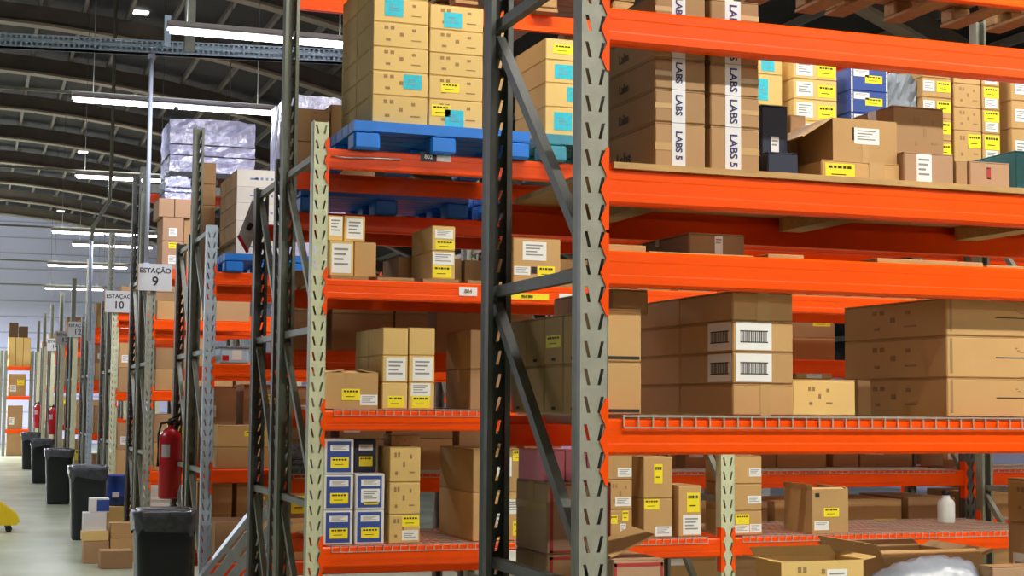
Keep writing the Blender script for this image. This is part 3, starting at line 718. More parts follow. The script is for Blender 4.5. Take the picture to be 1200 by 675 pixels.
# ---- second rack, wire level
ZW = BLV[2] + .01
w = span(380.5, 443, 437, ZW, BF + .02)
open_carton(w[0], w[1], BF + .02, .36, ZW, w[2] - ZW, 'half-open carton beside the pale green post, flaps folded in', 'kraft', (-82, None, -80, -80), [yl(.32, .66, .24, .56), ('white', 'F', .66, .99, .1, .4), ('tape', 'F', .4, .55, .6, 1)], fl=.1)
s1 = stack(448, 478, [447.8, 416, 383.5], ZW, BF + .02, .3, 'the small column beside the half-open carton', 'kraft_pale', {0: [yl(.22, .85, .06, .5)], 1: [('white', 'F', .14, .92, .06, .92)], 2: []}, group='six small cartons with white labels', deep=2, tape=False)
s2 = stack(479, 509.5, [447.8, 416, 383.5], ZW, BF + .02, .3, 'the second small column from the half-open carton', 'kraft_pale', {0: [yl(.12, .82, .05, .5), ('white', 'F', .08, .85, .5, .97)], 1: [('white', 'F', .14, .92, .06, .92)], 2: []}, group='six small cartons with white labels', tape=False)
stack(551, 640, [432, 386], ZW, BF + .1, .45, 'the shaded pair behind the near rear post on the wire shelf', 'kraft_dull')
# ---- second rack, lowest level
ZL = BLV[3] + .01
bb = [('blueface', 'F', .09, .91, .06, .94), ('white', 'F', .2, .84, .66, .84), yl(.22, .84, .18, .48)]
def bluebox(stack_args, desc, mk, **kw): return stack(*stack_args, desc, 'carton_white', mk, 'blue and white boxes', tape=False, name='blue_and_white_box', **kw)
bluebox((379, 414, [598, 556, 514.5], ZL, BF + .02, .3), 'the blue and white column beside the pale green post', {i: bb for i in range(3)})
bluebox((415.5, 450.5, [597.5, 555], ZL, BF + .02, .3), 'the shorter blue and white column', {0: bb, 1: [bb[0], bb[1], ('white', 'F', .2, .84, .2, .58), yl(.3, .8, .14, .22)]})
w = span(415.5, 450.5, 555, ZL, BF + .02)
u = span(415, 441, 514.5, w[2], BF + .16); carton(u[0], u[1], BF + .16, .15, w[2], u[2] - w[2], 'shaded blue and white box set back on the shorter blue column', 'carton_navy', [bb[1], bb[2]], tape=False)  # navy body colours in the shade on this set-back box
prs = ('print', 'F', .15, .85, .2, .85)
stack(456, 492.5, [603, 565, 524], ZL, BF + .02, .34, 'the kraft column beside the blue and white boxes', 'kraft_pale', {0: [prs, yl(.42, .98, .58, .95), ('white', 'F', .42, .95, .1, .45)], 1: [prs], 2: [prs]}, tape=False)
zk = PY(456, 524, BF + .02).z; one(458, 493, 509, zk, BF + .18, .16, 'carton set back on top of the kraft column', 'kraft_dull', [prs])
stack(554, 617, [577, 526], ZL, BF + .03, .62, 'the big brown pair behind the near rear post', 'kraft', {0: [('white', 'F', .62, .98, .55, .85), yl(.75, .98, .1, .4), ('white', 'F', .44, .58, .15, .7)], 1: [('white', 'F', .45, .72, .36, .8), yl(.74, .99, .72, .97)]}, tape=False)
stack(712, 741, [597, 562, 533], ZL, BF + .03, .35, 'the column just past the near post, under the orange beam', 'kraft', {0: [yl(.1, .4, .5, .8), yl(.6, .85, .6, .95), ('white', 'F', .5, .75, .2, .5)], 1: [('white', 'F', .3, .95, .1, .4), pr], 2: [('white', 'F', .4, .98, .1, .45)]}, tape=False)
stack(754, 788, [584, 535], ZL, BF + .02, .4, 'the taller pair with slanted yellow labels under the orange beam', 'kraft', {0: [yl(.02, .55, .72, .98), ('white', 'F', .4, .98, .03, .28)], 1: [yl(.36, .66, .35, .82)]}, tape=False)
one(795, 822.5, 569, ZL, BF + .02, .3, 'single carton with tall yellow label next to the second green post', 'kraft', [yl(.36, .9, .48, .86), ('white', 'F', .18, .95, .04, .42)], tape=False)
stack(859, 893, [598.5, 567, 534], ZL, BF + .03, .35, 'the three-high column past the second green post', 'kraft', {0: [yl(.08, .55, .45, .85), ('white', 'F', .05, .55, .1, .42), ('white', 'F', .58, .98, .1, .45)], 1: [('white', 'F', .5, .98, .25, .55)], 2: [('white', 'F', .55, .98, .25, .55)]}, tape=False)
w = span(952, 994, 574, ZL, BF + .02); open_carton(w[0], w[1], BF + .02, .32, ZL, w[2] - ZL, 'carton with flap leaning out, alone on the wire shelf', 'kraft', (-70, None, 8, -60), [yl(.32, .74, .38, .58), ('pale', 'F', .05, .46, .08, .28), ('dark', 'F', .08, .2, .82, .92)], fl=.03)
w4 = span(905, 935, 630, ZL, BF + .2)
# white bottle-like plastic canister
p = PY(1109, 612, 8.3)
b = new_bm(); lathe(b, [(.05, 0), (.055, .01), (.055, .12), (.045, .14), (.025, .155), (.025, .175)], 16)
o = obj('canister_body', b, 'white_paint'); r = empty('plastic_canister', (p.x, 8.3, ZL), 'white plastic canister alone deep on the wire shelf', 'canister'); o.parent = r
b = new_bm(); lathe(b, [(.028, .172), (.028, .2), (.02, .204)], 16); obj('cap', b, 'black', r)

# beam labels
def beam_tag(x0, x1, y0, y1, Yf, label, m='label_white', txt=None, ink='ink', ts=.6):
    a, c = PY(x0, y0, Yf), PY(x1, y1, Yf); z0, z1 = min(a.z, c.z), max(a.z, c.z)
    r = empty('beam_tag', ((a.x + c.x) / 2, Yf - .0005, z0), label, 'label')
    w = (c.x - a.x) / 2; b = new_bm(); box(b, -w, w, -.002, 0, 0, z1 - z0); obj('tag_plate', b, m, r)
    if txt: text_part('tag_lettering', txt, (z1 - z0) * ts, ink, r, (0, -.003, (z1 - z0) / 2), (math.pi / 2, 0, 0))
beam_tag(493, 511, 178, 190, BF, 'small black location tag on the beam under the blue pallet', 'black', '802', 'label_white')
beam_tag(512, 528, 182, 190, BF, 'small white tag next to the black location tag', 'label_white')
beam_tag(538, 559, 336, 347, BF, 'cream location tag on the slatted shelf beam', 'label_white', '804', 'ink_brown')
beam_tag(592, 643, 343, 352, BF, 'long yellow location strip on the beam behind the near frame', 'label_yellow', '804 805', 'ink')
beam_tag(655, 672, 344, 352, BF, 'white tag beside the long yellow location strip', 'label_white')
beam_tag(594, 606, 645, 658, BF, 'white tag on the lowest beam behind the near frame', 'label_white')
beam_tag(1042, 1082, 640, 647, BF, 'yellow location strip on the low beam above the long open carton', 'label_yellow', '806', 'ink')
beam_tag(1094, 1106, 640, 646, BF, 'white tag beside the low yellow location strip', 'label_white')
b = new_bm(); p = PY(388, 183, BF - .012); q = PY(470, 187, BF - .012)
tube(b, [p, p + (q - p) * .2 + Vector((0, 0, -.004)), p + (q - p) * .5, q], .004, 6); tag(obj('tie_wire', b, 'galv'), 'thin metal wire lying along the beam under the blue pallet', 'wire')

# ---- dim contents of the back-to-back rack, and far racks
fill('on the dim shelf behind the blue and white boxes', XS[0] + .1, XS[1] - .05, B2F + .39, .34, B2LV[3] + .01, .5, 11, two=True, only=range(5))
fill('on the dim shelf above the dark red beam', XS[1] + .06, XS[2] - .06, B2F + .39, .34, B2LV[3] + .01, .45, 12)
fill('on the dim shelf past the plain grey post', XS[2] + .06, XS[3] - .1, B2F + .39, .34, B2LV[3] + .01, .45, 22, only=(0,))
fill('on the dim shelf behind the six small cartons', XS[0] + .1, XS[1] - .05, B2F + .39, .34, B2LV[2] + .002, .62, 13, two=True, only=range(5))
fill('on the dim shelf behind the mailer cartons', XS[1] + .06, XS[2] - .06, B2F + .39, .34, B2LV[2] + .002, .6, 14, two=True, only=(3, 4))
fill('on the floor behind the carton with leaning flap', XS[1] + .1, XS[2] - .08, B2F + .05, .6, 0, 1.1, 16, lo=.3, hi=.5, two=True, hr=.88)
fill('on the floor behind the white canister', XS[2] + .1, XS[3] - .1, B2F + .05, .6, 0, 1.1, 19, lo=.3, hi=.5, two=True, hr=.88, only=(0, 1, 2))

# ---- upper pallets of the second rack, seen from below
for k, (xa, xb) in enumerate(((XS[1] + .1, XS[1] + 1.12), (XS[1] + 1.2, XS[2] - .1), (XS[2] + .1, XS[2] + 1.12))):
    pallet(xa, xb, BF - .02, .98, 4.151, .14, 'wooden pallet high above the plywood shelf, %s from the pale green post' % ('first', 'second', 'third')[k], 'wood', False)
pallet(XS[0] + .95, XS[0] + 2.1, 8.5, .98, 3.951, .14, 'wooden pallet high above the stack on the teal pallet', 'wood', False)
# ---- back-to-back rack: dark blue pallets under cartons
pallet(XS[0] + .1, XS[0] + 1.12, B2F - .02, .76, B2LV[1] + .002, .15, 'shaded blue pallet behind the bright blue one, lower down, at the aisle end')
pallet(XS[0] + 1.18, XS[0] + 2.2, B2F - .02, .76, B2LV[1] + .002, .15, 'shaded blue pallet behind the bright blue one, second from the aisle')
zz = B2LV[1] + .154
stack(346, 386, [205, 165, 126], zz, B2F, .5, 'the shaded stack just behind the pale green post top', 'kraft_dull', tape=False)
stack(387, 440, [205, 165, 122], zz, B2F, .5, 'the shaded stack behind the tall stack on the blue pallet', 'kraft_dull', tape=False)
w = span(334, 360, 523, B2LV[3] + .01, B2F)
wrapped(1.715, w[1] + .1, B2F + .03, .33, B2LV[3] + .011, w[2] - B2LV[3] - .01, 'grey plastic-wrapped bundle low behind the pale green post', 'plastic_grey', 8)
# location sign hanging askew from the dim post
r = empty('hanging_sign', (0, 0, 0), 'small white sign with red edge hanging askew from a dim post', 'sign')
pts = [PY(x, y, B2R + .1) for x, y in ((296, 233), (306, 256), (290, 297), (279, 277))]
b = new_bm(); f = [b.verts.new(p) for p in pts]; g = [b.verts.new(p + Vector((0, .006, 0))) for p in pts]
b.faces.new(f); b.faces.new(g[::-1])
for i in range(4): b.faces.new((f[i], f[(i + 1) % 4], g[(i + 1) % 4], g[i]))
obj('sign_plate', b, 'sign_grey', r)
b = new_bm(); bar(b, pts[2] + Vector((0, -.003, .005)), pts[3] + Vector((0, -.003, .005)), .012, .02); obj('red_edge', b, 'red', r)
c = sum(pts, Vector()) / 4; b = new_bm(); bar(b, c + Vector((-.012, -.004, -.02)), c + Vector((.012, -.004, .02)), .004, .03); obj('sign_mark', b, 'ink', r)

# ---- the racks down the aisle
STN = {15.7: '9', 19.8: '10', 23.9: None, 27.9: '12', 31.9: '13', 35.9: '14'}
LEVELS = {11.57: [2.57, 1.88, 1.095, .4], 15.7: [2.92, 2.41, 1.70, .9], 19.8: [2.70, 1.70, .65]}
NAMES = {11.57: 'with a pale blue-grey end post, under the white cartons', 15.7: 'of station 9', 19.8: 'of station 10', 23.9: 'between the stations 10 and 12', 27.9: 'of station 12', 31.9: 'of station 13', 35.9: 'of station 14',
         39.9: 'next beyond station 14', 43.9: 'second beyond station 14'}
SHORT = {11.57: 'blue-post rack', 15.7: 'station 9', 19.8: 'station 10', 23.9: 'the station past 10', 27.9: 'station 12', 31.9: 'station 13', 35.9: 'station 14', 39.9: 'rack past 14', 43.9: 'last rack'}
ROWS = [11.57, 15.7, 19.8, 23.9, 27.9, 31.9, 35.9, 39.9, 43.9]
for ri, Y in enumerate(ROWS):
    det = ri < 4; nb = 2 if ri < 2 else 1
    lv = LEVELS.get(Y, [2.7, 1.9, 1.1])
    mf = ('post_blue', 'post_dull', 'post_green', 'post_blue', 'post_green')[min(ri, 4)]
    ra = rack_empty(0, 0, 'front pallet rack %s' % NAMES[Y]); rc = rack_empty(0, 0, 'rear half of the double pallet rack, %s' % SHORT[Y])
    for i in range(nb + 1):
        x = XS[i]
        frame(ra, x, Y, Y + .9, 2.92, 3.8, mf, 'post_dull', 'post_dull', detail=det and i == 0)
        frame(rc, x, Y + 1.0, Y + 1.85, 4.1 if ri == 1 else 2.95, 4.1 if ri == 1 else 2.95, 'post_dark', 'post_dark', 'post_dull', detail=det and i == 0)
    for i in range(nb):
        for z in lv:
            beam(ra, XS[i], XS[i + 1], Y, z, conn=ri < 3); beam(ra, XS[i], XS[i + 1], Y + .9, z, out=1, conn=False)
        for z in (lv if ri != 1 else lv[1:] + [3.92]):
            beam(rc, XS[i], XS[i + 1], Y + 1.0, z, conn=False, m='post_dark' if z > 3.5 else 'orange'); beam(rc, XS[i], XS[i + 1], Y + 1.85, z, out=1, conn=False)
    st = STN.get(Y)
    if st:
        z0 = 2.70; x0 = X0 + .03
        sg = empty('station_sign', (x0, Y - .02, z0), 'grey station sign reading %s on the rack end post' % st, 'sign', 'station signs')
        b = new_bm(); box(b, -.165, .165, -.012, 0, 0, .27); obj('sign_board', b, 'sign_grey', sg)
        text_part('sign_word', 'ESTA\u00c7\u00c3O', .07, 'ink', sg, (0, -.0135, .2), (math.pi / 2, 0, 0)); text_part('sign_number', st, .13, 'ink', sg, (0, -.0135, .09), (math.pi / 2, 0, 0))
        b = new_bm(); box(b, -.172, -.166, -.016, .05, 0, .27); obj('side_strip', b, 'kraft_inside', sg)
    # cartons on the end bay
    if ri > 0:
        for li, z in enumerate(lv):
            hm = (lv[li - 1] - z - .16) if li else .62
            if li == 0 and ri in (1,): continue
            fill('on the %s level at %s' % (('top', 'second', 'third', 'lowest')[li], SHORT[Y]), X0 + .06, X0 + (1.1 if ri < 3 else .5), Y + .03, .6, z + .003, max(.22, hm), 100 + ri * 10 + li, lo=.25, hi=.5, two=True)
        if ri not in (1, 4, 6, 7): fill('on the floor at %s' % SHORT[Y], X0 + .06, X0 + .6, Y + .12, .6, 0, lv[-1] - .14, 180 + ri, lo=.3, hi=.5)
# shelf contents of the rack with the blue-grey post
Y = 11.57; ZC = 2.571
pallet(PY(263, 310, Y).x, PY(364, 310, Y).x, Y - .03, .95, ZC, .14, 'bright blue plastic pallet under the white cartons')
bt = ('print', 'F', .3, .8, .3, .7)
for j, (xa, xb, d) in enumerate(((277, 328, 'the white column on the further blue pallet'),)):
    stack(xa, xb, [278, 258, 237, 218, 197.6], ZC + .141, Y, .28, d, 'kraft_dull', {i: [('whiteface', 'F', 0, 1, 0, 1), ('bluetext', 'F', .3, .9, .35, .65)] for i in range(5)}, 'white cartons on the further blue pallet', deep=3 if j == 0 else 1, tape=False, name='white_carton')
stack(233, 252, [270, 240, 215, 190], 2.60, 12.62, .4, 'the dark brown stack behind the tall perforated post', 'kraft_dull', tape=False)
w = span(336, 408, 108, 2.6, 12.62); wrapped(w[0], w[1], 12.7, .7, 2.6, w[2] - 2.6, 'tall silver plastic-wrapped load behind the white cartons', 'wrap', 5)
# tote on the second level
w = span(258, 292, 405, 1.885, Y + .05)
r = empty('plastic_tote', ((w[0] + w[1]) / 2, Y + .05, 1.886), 'pale blue tote with stickers behind the blue-grey post', 'tote'); hw = (w[1] - w[0]) / 2; h = w[2] - 1.885
b = new_bm(); box(b, -hw, hw, 0, .3, 0, h * .85); bevel(b, .01, 2); obj('tote_body', b, 'tray_blue', r)
b = new_bm(); box(b, -hw - .008, hw + .008, -.008, .308, h * .85, h); bevel(b, .005); obj('rim', b, 'plastic_grey', r)
b = new_bm(); box(b, -hw * .2, hw * .5, -.002, -.0002, h * .2, h * .75); obj('sticker', b, 'label_white', r)
b = new_bm(); box(b, -hw * .85, -hw * .4, -.002, -.0002, h * .15, h * .45); obj('red_sticker', b, 'red', r)
fill('on the second beam level behind the blue-grey post', X0 + .55, X0 + 1.6, Y + .05, .5, 1.883, .5, 61, only=(0,))
fill('on the third beam level behind the blue-grey post', X0 + .08, X0 + 1.7, Y + .05, .5, 1.098, .6, 62, two=True, only=(0, 1))
fill('on the lowest beam level behind the blue-grey post', X0 + .08, X0 + 1.7, Y + .05, .5, .403, .5, 63, only=(0, 1, 2))
fill('on the rear third level of the blue-post rack', X0 + .08, X0 + 1.5, 12.62, .5, 1.098, .7, 64, two=True, hr=.8)
fill('on the rear lowest level of the blue-post rack', X0 + .08, X0 + 1.5, 12.62, .5, .403, .62, 65, hr=.85)
# station 9 top level
Y = 15.7; ZD = 2.923
s9 = stack(190, 215, [282, 254], ZD, Y + .02, .5, 'the rosy column over the station 9 sign', 'kraft_rose', {0: [('white', 'F', .3, .7, .2, .5), ('yellow', 'F', .3, .7, .75, .95)], 1: [('white', 'F', .3, .7, .2, .55)]}, tape=False)
zt9 = PY(190, 254, Y + .02).z
p = [PY(x, 240, Y + .02).x for x in (186, 204.5, 224)]; h9 = PY(190, 232, Y + .02).z - zt9
carton(p[0], p[1], Y + .02, .5, zt9, h9, 'rosy carton nearest the aisle directly under the small wrapped load', 'kraft_rose', tape=False)
carton(p[2] - .31, p[2], Y + .02, .5, ZD, zt9 - ZD - .002, 'tall brown carton next to the rosy column over station 9', 'kraft_dull', tape=False) if False else None
carton(p[1] + .004, p[2], Y + .02, .5, zt9, h9, 'rosy carton further from the aisle under the small wrapped load', 'kraft_rose', tape=False)
carton(PY(216, 280, Y).x, PY(246, 280, Y).x, Y + .05, .5, ZD, zt9 - ZD - .002, 'dull carton beside the rosy column over station 9', 'kraft_dull', tape=False)
wrapped(PY(194, 220, Y + .02).x, p[2] - .002, Y + .04, .5, zt9 + h9 + .001, PY(194, 205, Y).z - zt9 - h9, 'small plastic-wrapped load on the rosy cartons over station 9', 'wrap', 6)
Yw = 16.72; w = span(199, 299, 137, 3.925, Yw); pallet(w[0], w[1], Yw, .82, 3.923, .15, 'pallet coloured black as shadow under the wide wrapped load', 'black'); wrapped(w[0], w[1], Yw, .82, 4.074, w[2] - 4.074, 'wide plastic-wrapped load highest above station 9, banded by dark straps', 'wrap', 7)  # black pallet paints the shadow gap under the wide load

# ---- cable tray, conduits
A, Bp = PZ(-250, 41.5, 5.05), PZ(470, 76, 5.05)
L = (Bp - A).length; ang = math.atan2(Bp.y - A.y, Bp.x - A.x)
r = empty('cable_tray', A, 'pale blue perforated cable tray crossing under the roof', 'cable tray', None, ang)
b = new_bm(); n = int(L / .05)
for i in range(n):
    for j in range(2):
        x, z = i * .05, j * .065
        o4 = [b.verts.new(q) for q in ((x, 0, z), (x + .05, 0, z), (x + .05, 0, z + .065), (x, 0, z + .065))]
        i4 = [b.verts.new(q) for q in ((x + .01, 0, z + .018), (x + .04, 0, z + .018), (x + .04, 0, z + .05), (x + .01, 0, z + .05))]
        for k in range(4): b.faces.new((o4[k], o4[(k + 1) % 4], i4[(k + 1) % 4], i4[k]))
for yy in (0, .12): b.faces.new([b.verts.new(q) for q in ((0, yy, 0), (0, yy + .015, .0), (n * .05, yy + .015, 0), (n * .05, yy, 0))])
b.faces.new([b.verts.new(q) for q in ((0, .12, 0), (n * .05, .12, 0), (n * .05, .12, .13), (0, .12, .13))])
b.faces.new([b.verts.new(q) for q in ((0, 0, 0), (n * .05, 0, 0), (n * .05, .12, 0), (0, .12, 0))])
bmesh.ops.remove_doubles(b, verts=list(b.verts), dist=.0005); bmesh.ops.recalc_face_normals(b, faces=list(b.faces)); bmesh.ops.solidify(b, geom=list(b.faces), thickness=.002)
obj('tray_channel', b, 'tray_blue', r)
p = PZ(221, 56, 5.05)
b = new_bm(); box(b, -.05, .05, -.03, .03, -.05, roof_z(p.x) + .1 - 5.05); o = obj('tray_hanger', b, 'post_dull'); o.location = (p.x, p.y - .06, 5.05); tag(o, 'flat grey hanger bar holding the blue cable tray', 'hanger')
p = PZ(195, 55, 5.05); b = new_bm(); box(b, -.03, .03, -.02, .02, 0, .3); o = obj('tray_bracket', b, 'tray_blue'); o.location = (p.x, p.y - .05, 5.05); tag(o, 'short blue bracket rising from the cable tray beside the bright lamp', 'bracket')
p = PZ(177.5, 62, 5.05)
b = new_bm(); tube(b, [(0, 0, 2.9 - 5.05), (0, 0, .0)], .022, 10); box(b, -.035, .035, -.035, .035, -.06, -.02); box(b, -.03, .03, -.03, .03, -2.15, -2.1)
o = obj('conduit', b, 'conduit'); o.location = (p.x, p.y - .02, 5.05); tag(o, 'straight pale conduit dropping from the cable tray to station 9', 'conduit')
Yc = 23.6; P4 = [PY(x, y, Yc) for x, y in ((131, 185), (128, 236), (109, 266), (107, 282), (104, 400))]
b = new_bm(); top = P4[0].copy(); top.z = roof_z(top.x) + .3
tube(b, [top] + P4[:4], .03, 10); tag(obj('bent_conduit', b, 'post_dull'), 'bent grey conduit coming down from the roof', 'conduit')
b = new_bm(); tube(b, [P4[3] + Vector((0, 0, -.01)), P4[4]], .03, 10); tag(obj('conduit', b, 'conduit'), 'pale conduit continuing below the bent grey one', 'conduit')
for k, (x, y) in enumerate(((165, 21), (143, 67), (135, 105), (97, 182), (71, 250))):
    p = PZ(x, y, 8.1); zz = roof_z(p.x) + .4
    b = new_bm(); box(b, -.13, .13, -.09, .09, -.02, .02); bevel(b, .01); o = obj('roof_light', b, 'skylight'); o.location = (p.x, p.y, zz - .03)
    tag(o, 'small bright roof light, %s counting down from the top' % ('first', 'second', 'third', 'fourth', 'fifth')[k], 'roof light', 'small roof lights')

# ---- bins with liner bags
def bin_(X, Y, w, h, label, seed, bag=True):
    r = empty('trash_bin', (X, Y, 0), label, 'trash bin', 'black trash bins along the aisle'); rr = random.Random(seed)
    def ringbox(b, lv, mi=0, n=6, cr=.06):
        rings = []
        for z, hw, hd in lv:
            ring = []
            for cx_, cy_, a0 in ((hw - cr, hd - cr, 0), (-hw + cr, hd - cr, 90), (-hw + cr, -hd + cr, 180), (hw - cr, -hd + cr, 270)):
                for q in range(n + 1):
                    a = math.radians(a0 + 90 * q / n); ring.append(b.verts.new((cx_ + cr * math.cos(a), cy_ + cr * math.sin(a), z)))
            rings.append(ring)
        m = len(rings[0])
        for a, c in zip(rings, rings[1:]):
            for q in range(m):
                f = b.faces.new((a[q], a[(q + 1) % m], c[(q + 1) % m], c[q])); f.material_index = mi; f.smooth = True
        return rings
    b = new_bm(); d = w
    rg = ringbox(b, [(0, w * .38, d * .38), (.02, w * .4, d * .4), (h * .9, w * .48, d * .48), (h * .9, w * .5, d * .5), (h * .96, w * .5, d * .5), (h * .96, w * .46, d * .46), (h * .5, w * .43, d * .43)])
    b.faces.new(rg[0][::-1]); b.faces.new(rg[-1]); obj('bin_body', b, 'bin_black', r)
    b = new_bm(); rg = ringbox(b, [(h * .80, w * .49, d * .49), (h * .86, w * .505, d * .505), (h * .92, w * .515, d * .515), (h * .975, w * .525, d * .525), (h * .985, w * .46, d * .46), (h * .8, w * .44, d * .44)], n=5)
    for ring, am in zip(rg, (.05, .025, .012, .006, .006, .02)):
        for v in ring: v.co.z += rr.uniform(-am, am); v.co.x += rr.uniform(-.008, .008); v.co.y += rr.uniform(-.008, .008)
    obj('liner_bag', b, 'bag', r)
    b = new_bm(); rg = ringbox(b, [(h * .955, w * .44, d * .44), (h * .99, w * .43, d * .43), (h * 1.0, w * .2, d * .2)], n=4); b.faces.new(rg[-1]); b.faces.new(rg[0][::-1]); obj('lid', b, 'bin_black', r)
bin_(1.31, 11.3, .42, .84, 'black trash bin with grey liner nearest the camera, under the extinguisher', 1)
for i, (Y, lb) in enumerate(((18.55, 'black trash bin beside the carton pile, second along the aisle'), (24.9, 'black trash bin third along the aisle'), (31.2, 'black trash bin fourth along the aisle, farther off'), (37.5, 'farthest black trash bin along the aisle'))):
    bin_(1.28, Y, .42, .86, lb, i + 2)
# ---- fire extinguishers
def extinguisher(X, Y, z, h, rad, label, seed=0):
    r = empty('fire_extinguisher', (X, Y, z), label, 'fire extinguisher', 'red fire extinguishers on the rack posts')
    b = new_bm(); lathe(b, [(rad * .9, 0), (rad, .02), (rad, h * .84), (rad * .9, h * .91), (rad * .6, h * .96), (rad * .28, h), (rad * .28, h * 1.03)], 24); obj('cylinder', b, 'red', r)
    b = new_bm(); lathe(b, [(rad * .3, h * 1.03), (rad * .3, h * 1.09), (rad * .18, h * 1.11)], 12); bar(b, (-.02, 0, h * 1.1), (rad * 1.1, 0, h * 1.2), .02, .012); bar(b, (-.02, 0, h * 1.08), (rad * 1.0, 0, h * 1.09), .02, .012); obj('valve', b, 'black', r)
    b = new_bm(); tube(b, [(-.02, 0, h * 1.07), (-rad * .9, -.02, h * 1.05), (-rad * 1.12, -.03, h * .9), (-rad * 1.12, -.03, h * .45)], .011, 8); obj('hose', b, 'black', r)
    b = new_bm(); n = 6; a0, a1 = math.radians(215), math.radians(262); rr = rad + .0012
    lo = [b.verts.new((rr * math.cos(a0 + (a1 - a0) * i / n), rr * math.sin(a0 + (a1 - a0) * i / n), h * .58)) for i in range(n + 1)]
    hi = [b.verts.new((v.co.x, v.co.y, h * .76)) for v in lo]
    for i in range(n): b.faces.new((lo[i], lo[i + 1], hi[i + 1], hi[i]))
    bmesh.ops.solidify(b, geom=list(b.faces), thickness=.0006); obj('label', b, 'label_white', r)
    b = new_bm(); box(b, -.02, .06, rad, rad + .012, h * .6, h * .75); obj('wall_bracket', b, 'post_dull', r)
extinguisher(1.58, 13.255, .78, .6, .092, 'big red fire extinguisher above the nearest trash bin')
extinguisher(1.58, 33.6, .88, .55, .09, 'small far red fire extinguisher before station 14')
extinguisher(1.58, 41.57, .88, .6, .1, 'farthest dark red fire extinguisher, before the end racks')
# ---- carton pile and blue drum beside station 10
p0 = PZ(140, 652, 0)
Yp = 15.35
pile = [(104, 132, 632, 655, Yp + .25, .3), (126, 158, 641, 656, Yp - .1, .28), (130, 160, 628, 655, Yp + .55, .3)]
def floor_carton(xa, xb, Y, z0, h, dep, label, m='kraft', **kw): return carton(PY(xa, 640, Y).x, PY(xb, 640, Y).x, Y, dep, z0, h, label, m, **kw)
floor_carton(118, 156, 15.2, 0, .17, .26, 'front carton of the pile on the aisle floor', 'kraft_dull')
floor_carton(98, 128, 15.75, 0, .22, .28, 'brown carton at the aisle side of the floor pile', 'kraft_dull')
floor_carton(129, 160, 15.75, 0, .24, .28, 'brown carton against the post in the floor pile', 'kraft')
floor_carton(96, 127, 15.75, .2205, .09, .27, 'flattened pale carton on the floor pile', 'kraft_pale', tape=False)
floor_carton(129, 158, 15.78, .2405, .15, .25, 'upper brown carton of the floor pile', 'kraft')
floor_carton(97, 124, 15.8, .3105, .18, .25, 'white carton on the floor pile', 'carton_white', tape=False)
floor_carton(104, 127, 15.82, .491, .14, .22, 'blue and white carton topmost on the floor pile', 'carton_white', tape=False, marks=[('blueface', 'F', .35, 1, .1, .9)])
r = empty('plastic_drum', (1.66, 18.9, .36), 'blue plastic drum standing on a carton beside station 10', 'drum')
b = new_bm(); lathe(b, [(.13, 0), (.14, .012), (.14, .1), (.144, .11), (.14, .12), (.14, .33), (.146, .34), (.146, .36), (.12, .365)], 24); obj('drum_body', b, 'drum_blue', r)
b = new_bm(); box(b, -.08, .0, -.143, -.132, .1, .16); obj('drum_label', b, 'label_white', r)
carton(1.505, 1.82, 18.72, .36, 0, .357, 'carton under the blue plastic drum', 'kraft_pale')
# ---- perforated ramp leaning low between the racks
r = empty('metal_ramp', (0, 0, 0), 'silver slotted metal ramp leaning low beyond the nearest trash bin', 'ramp')
Yl = 10.5; e0, e1 = PY(236, 674, Yl), PY(294, 600, Yl); d = (e1 - e0).normalized(); wv = Vector((d.z, .25, -d.x)).normalized()
e0 = e0 - d * ((e0.z - .29) / d.z); Lr = (e1 - e0).length + .12; nn = wv.cross(d).normalized() * .004; WR = .28
b = new_bm(); n = int(Lr / .17); rl = Lr / n
def rp(u, v): return e0 + d * u + wv * v
for i in range(n):
    for j in range(3):
        u0, u1, v0, v1 = i * rl, (i + 1) * rl, j * WR / 3, (j + 1) * WR / 3
        o4 = [b.verts.new(rp(*q)) for q in ((u0, v0), (u1, v0), (u1, v1), (u0, v1))]
        i4 = [b.verts.new(rp(*q)) for q in ((u0 + .02, v0 + .035), (u1 - .02, v0 + .035), (u1 - .02, v1 - .035), (u0 + .02, v1 - .035))]
        for k in range(4): b.faces.new((o4[k], o4[(k + 1) % 4], i4[(k + 1) % 4], i4[k]))
bmesh.ops.remove_doubles(b, verts=list(b.verts), dist=.0005); bmesh.ops.recalc_face_normals(b, faces=list(b.faces)); bmesh.ops.solidify(b, geom=list(b.faces), thickness=.004)
obj('slotted_plate', b, 'galv', r)
for v in (0, WR):
    b = new_bm(); bar(b, rp(0, v), rp(Lr, v), .02, .05, up=nn); obj('side_flange', b, 'galv', r)
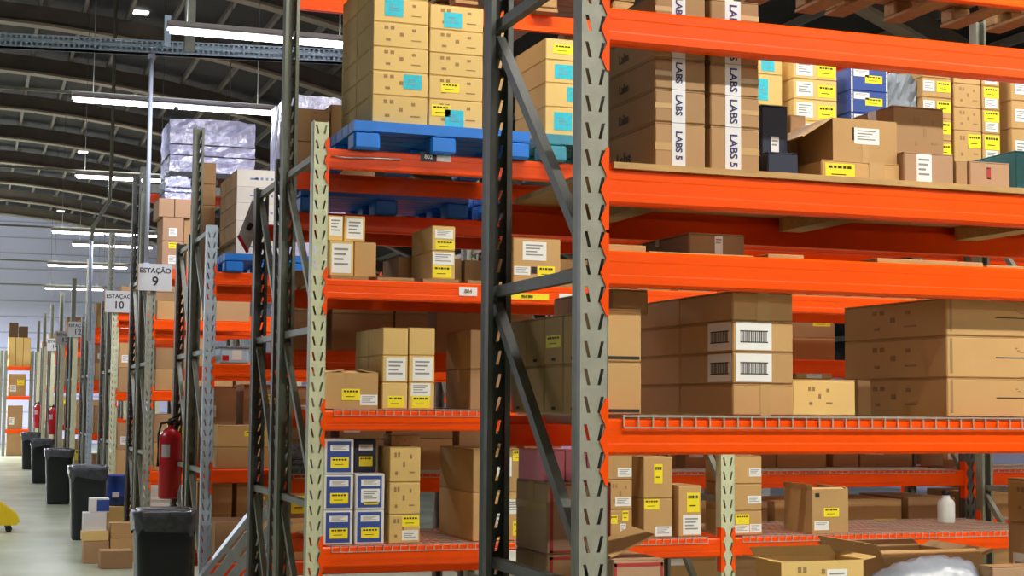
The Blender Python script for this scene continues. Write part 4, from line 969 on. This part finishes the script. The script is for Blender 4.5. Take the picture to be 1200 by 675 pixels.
# ---- yellow pallet truck standing in the aisle, mostly out of frame
pt = PZ(10, 624, 0)
r = empty('pallet_truck', (pt.x, pt.y, 0), 'yellow hand pallet truck, only its fork tip and roller in frame', 'pallet truck')
for yy in (0, .38):
    b = new_bm()
    pr = [(.13, .13), (.08, .085), (-1.15, .085), (-1.15, .52), (-.32, .52), (.1, .2)]
    fr = [[b.verts.new((x, yy + dy, z)) for x, z in pr] for dy in (0, .16)]
    for i in range(6): b.faces.new((fr[0][i], fr[0][(i + 1) % 6], fr[1][(i + 1) % 6], fr[1][i]))
    b.faces.new(fr[0]); b.faces.new(fr[1][::-1]); obj('side_leg', b, 'yellow', r)
    b = new_bm(); n = 14
    for i in range(1): pass
    ra_ = [[b.verts.new((.0 + .04 * math.cos(2 * math.pi * k / n), yy + dy, .041 + .04 * math.sin(2 * math.pi * k / n))) for k in range(n)] for dy in (.03, .13)]
    for k in range(n): b.faces.new((ra_[0][k], ra_[0][(k + 1) % n], ra_[1][(k + 1) % n], ra_[1][k]))
    b.faces.new(ra_[0]); b.faces.new(ra_[1][::-1]); obj('roller', b, 'black', r)
b = new_bm(); box(b, -1.35, -1.15, 0, .54, .12, .5); bevel(b, .02, 2); obj('pump_housing', b, 'yellow', r)
b = new_bm(); tube(b, [(-1.3, .27, .5), (-1.5, .27, 1.15), (-1.5, .12, 1.25), (-1.5, .42, 1.25)], .02, 8); obj('handle', b, 'black', r)
b = new_bm(); lathe(b, [(.09, 0), (.09, .06)], 16, (-1.28, .27)); obj('steering_wheel_roller', b, 'black', r)
# ---- racks across the far end
Ye = 46.2; xa, xb = PY(6, 460, Ye).x, PY(37, 460, Ye).x
for k, (a, c) in enumerate(((xa, xb), (xa - 2.4, xa - .12))):
    re_ = rack_empty(0, 0, ('pallet rack crossing the far end of the aisle, pale boxes on its top level', 'next pallet rack along the far end, mostly cut off by the picture edge')[k])
    for x in (a, c): frame(re_, x, Ye, Ye + .9, 3.0, 3.0, 'post_dull', 'post_dull', detail=False)
    for z in (2.55, 1.7, .75): beam(re_, a, c, Ye, z, conn=False); beam(re_, a, c, Ye + .9, z, out=1, conn=False)
    hh = PY(10, 395, Ye).z - 2.553
    if k == 0:
        ww = (c - a - .1) / 3
        for q in range(3): carton(a + .05 + q * ww, a + .05 + (q + 1) * ww - .01, Ye + .05, .7, 2.553, hh, 'pale yellow box, %s along the top of the far end rack' % ('first', 'second', 'third')[q], 'kraft_pale', (), 'pale boxes on the far end rack', tape=False)
        for q in range(2): carton(a + .06 + q * ww * 1.3, a + .06 + q * ww * 1.3 + ww * 1.2, Ye + .1, .6, 2.555 + hh, .42 - q * .1, 'dark bundle, %s on top of the far pale boxes' % ('first', 'second')[q], 'seam', (), tape=False)
    for li, z in enumerate((1.703, .753, 0) if k == 0 else ()):
        fill('on the %s level of the %s far end rack' % (('middle', 'low', 'floor')[li], ('visible', 'cut-off')[k]), a + .08, c - .09, Ye + .05, .6, z, .74, 300 + k * 10 + li, lo=.3, hi=.6, hr=.8)
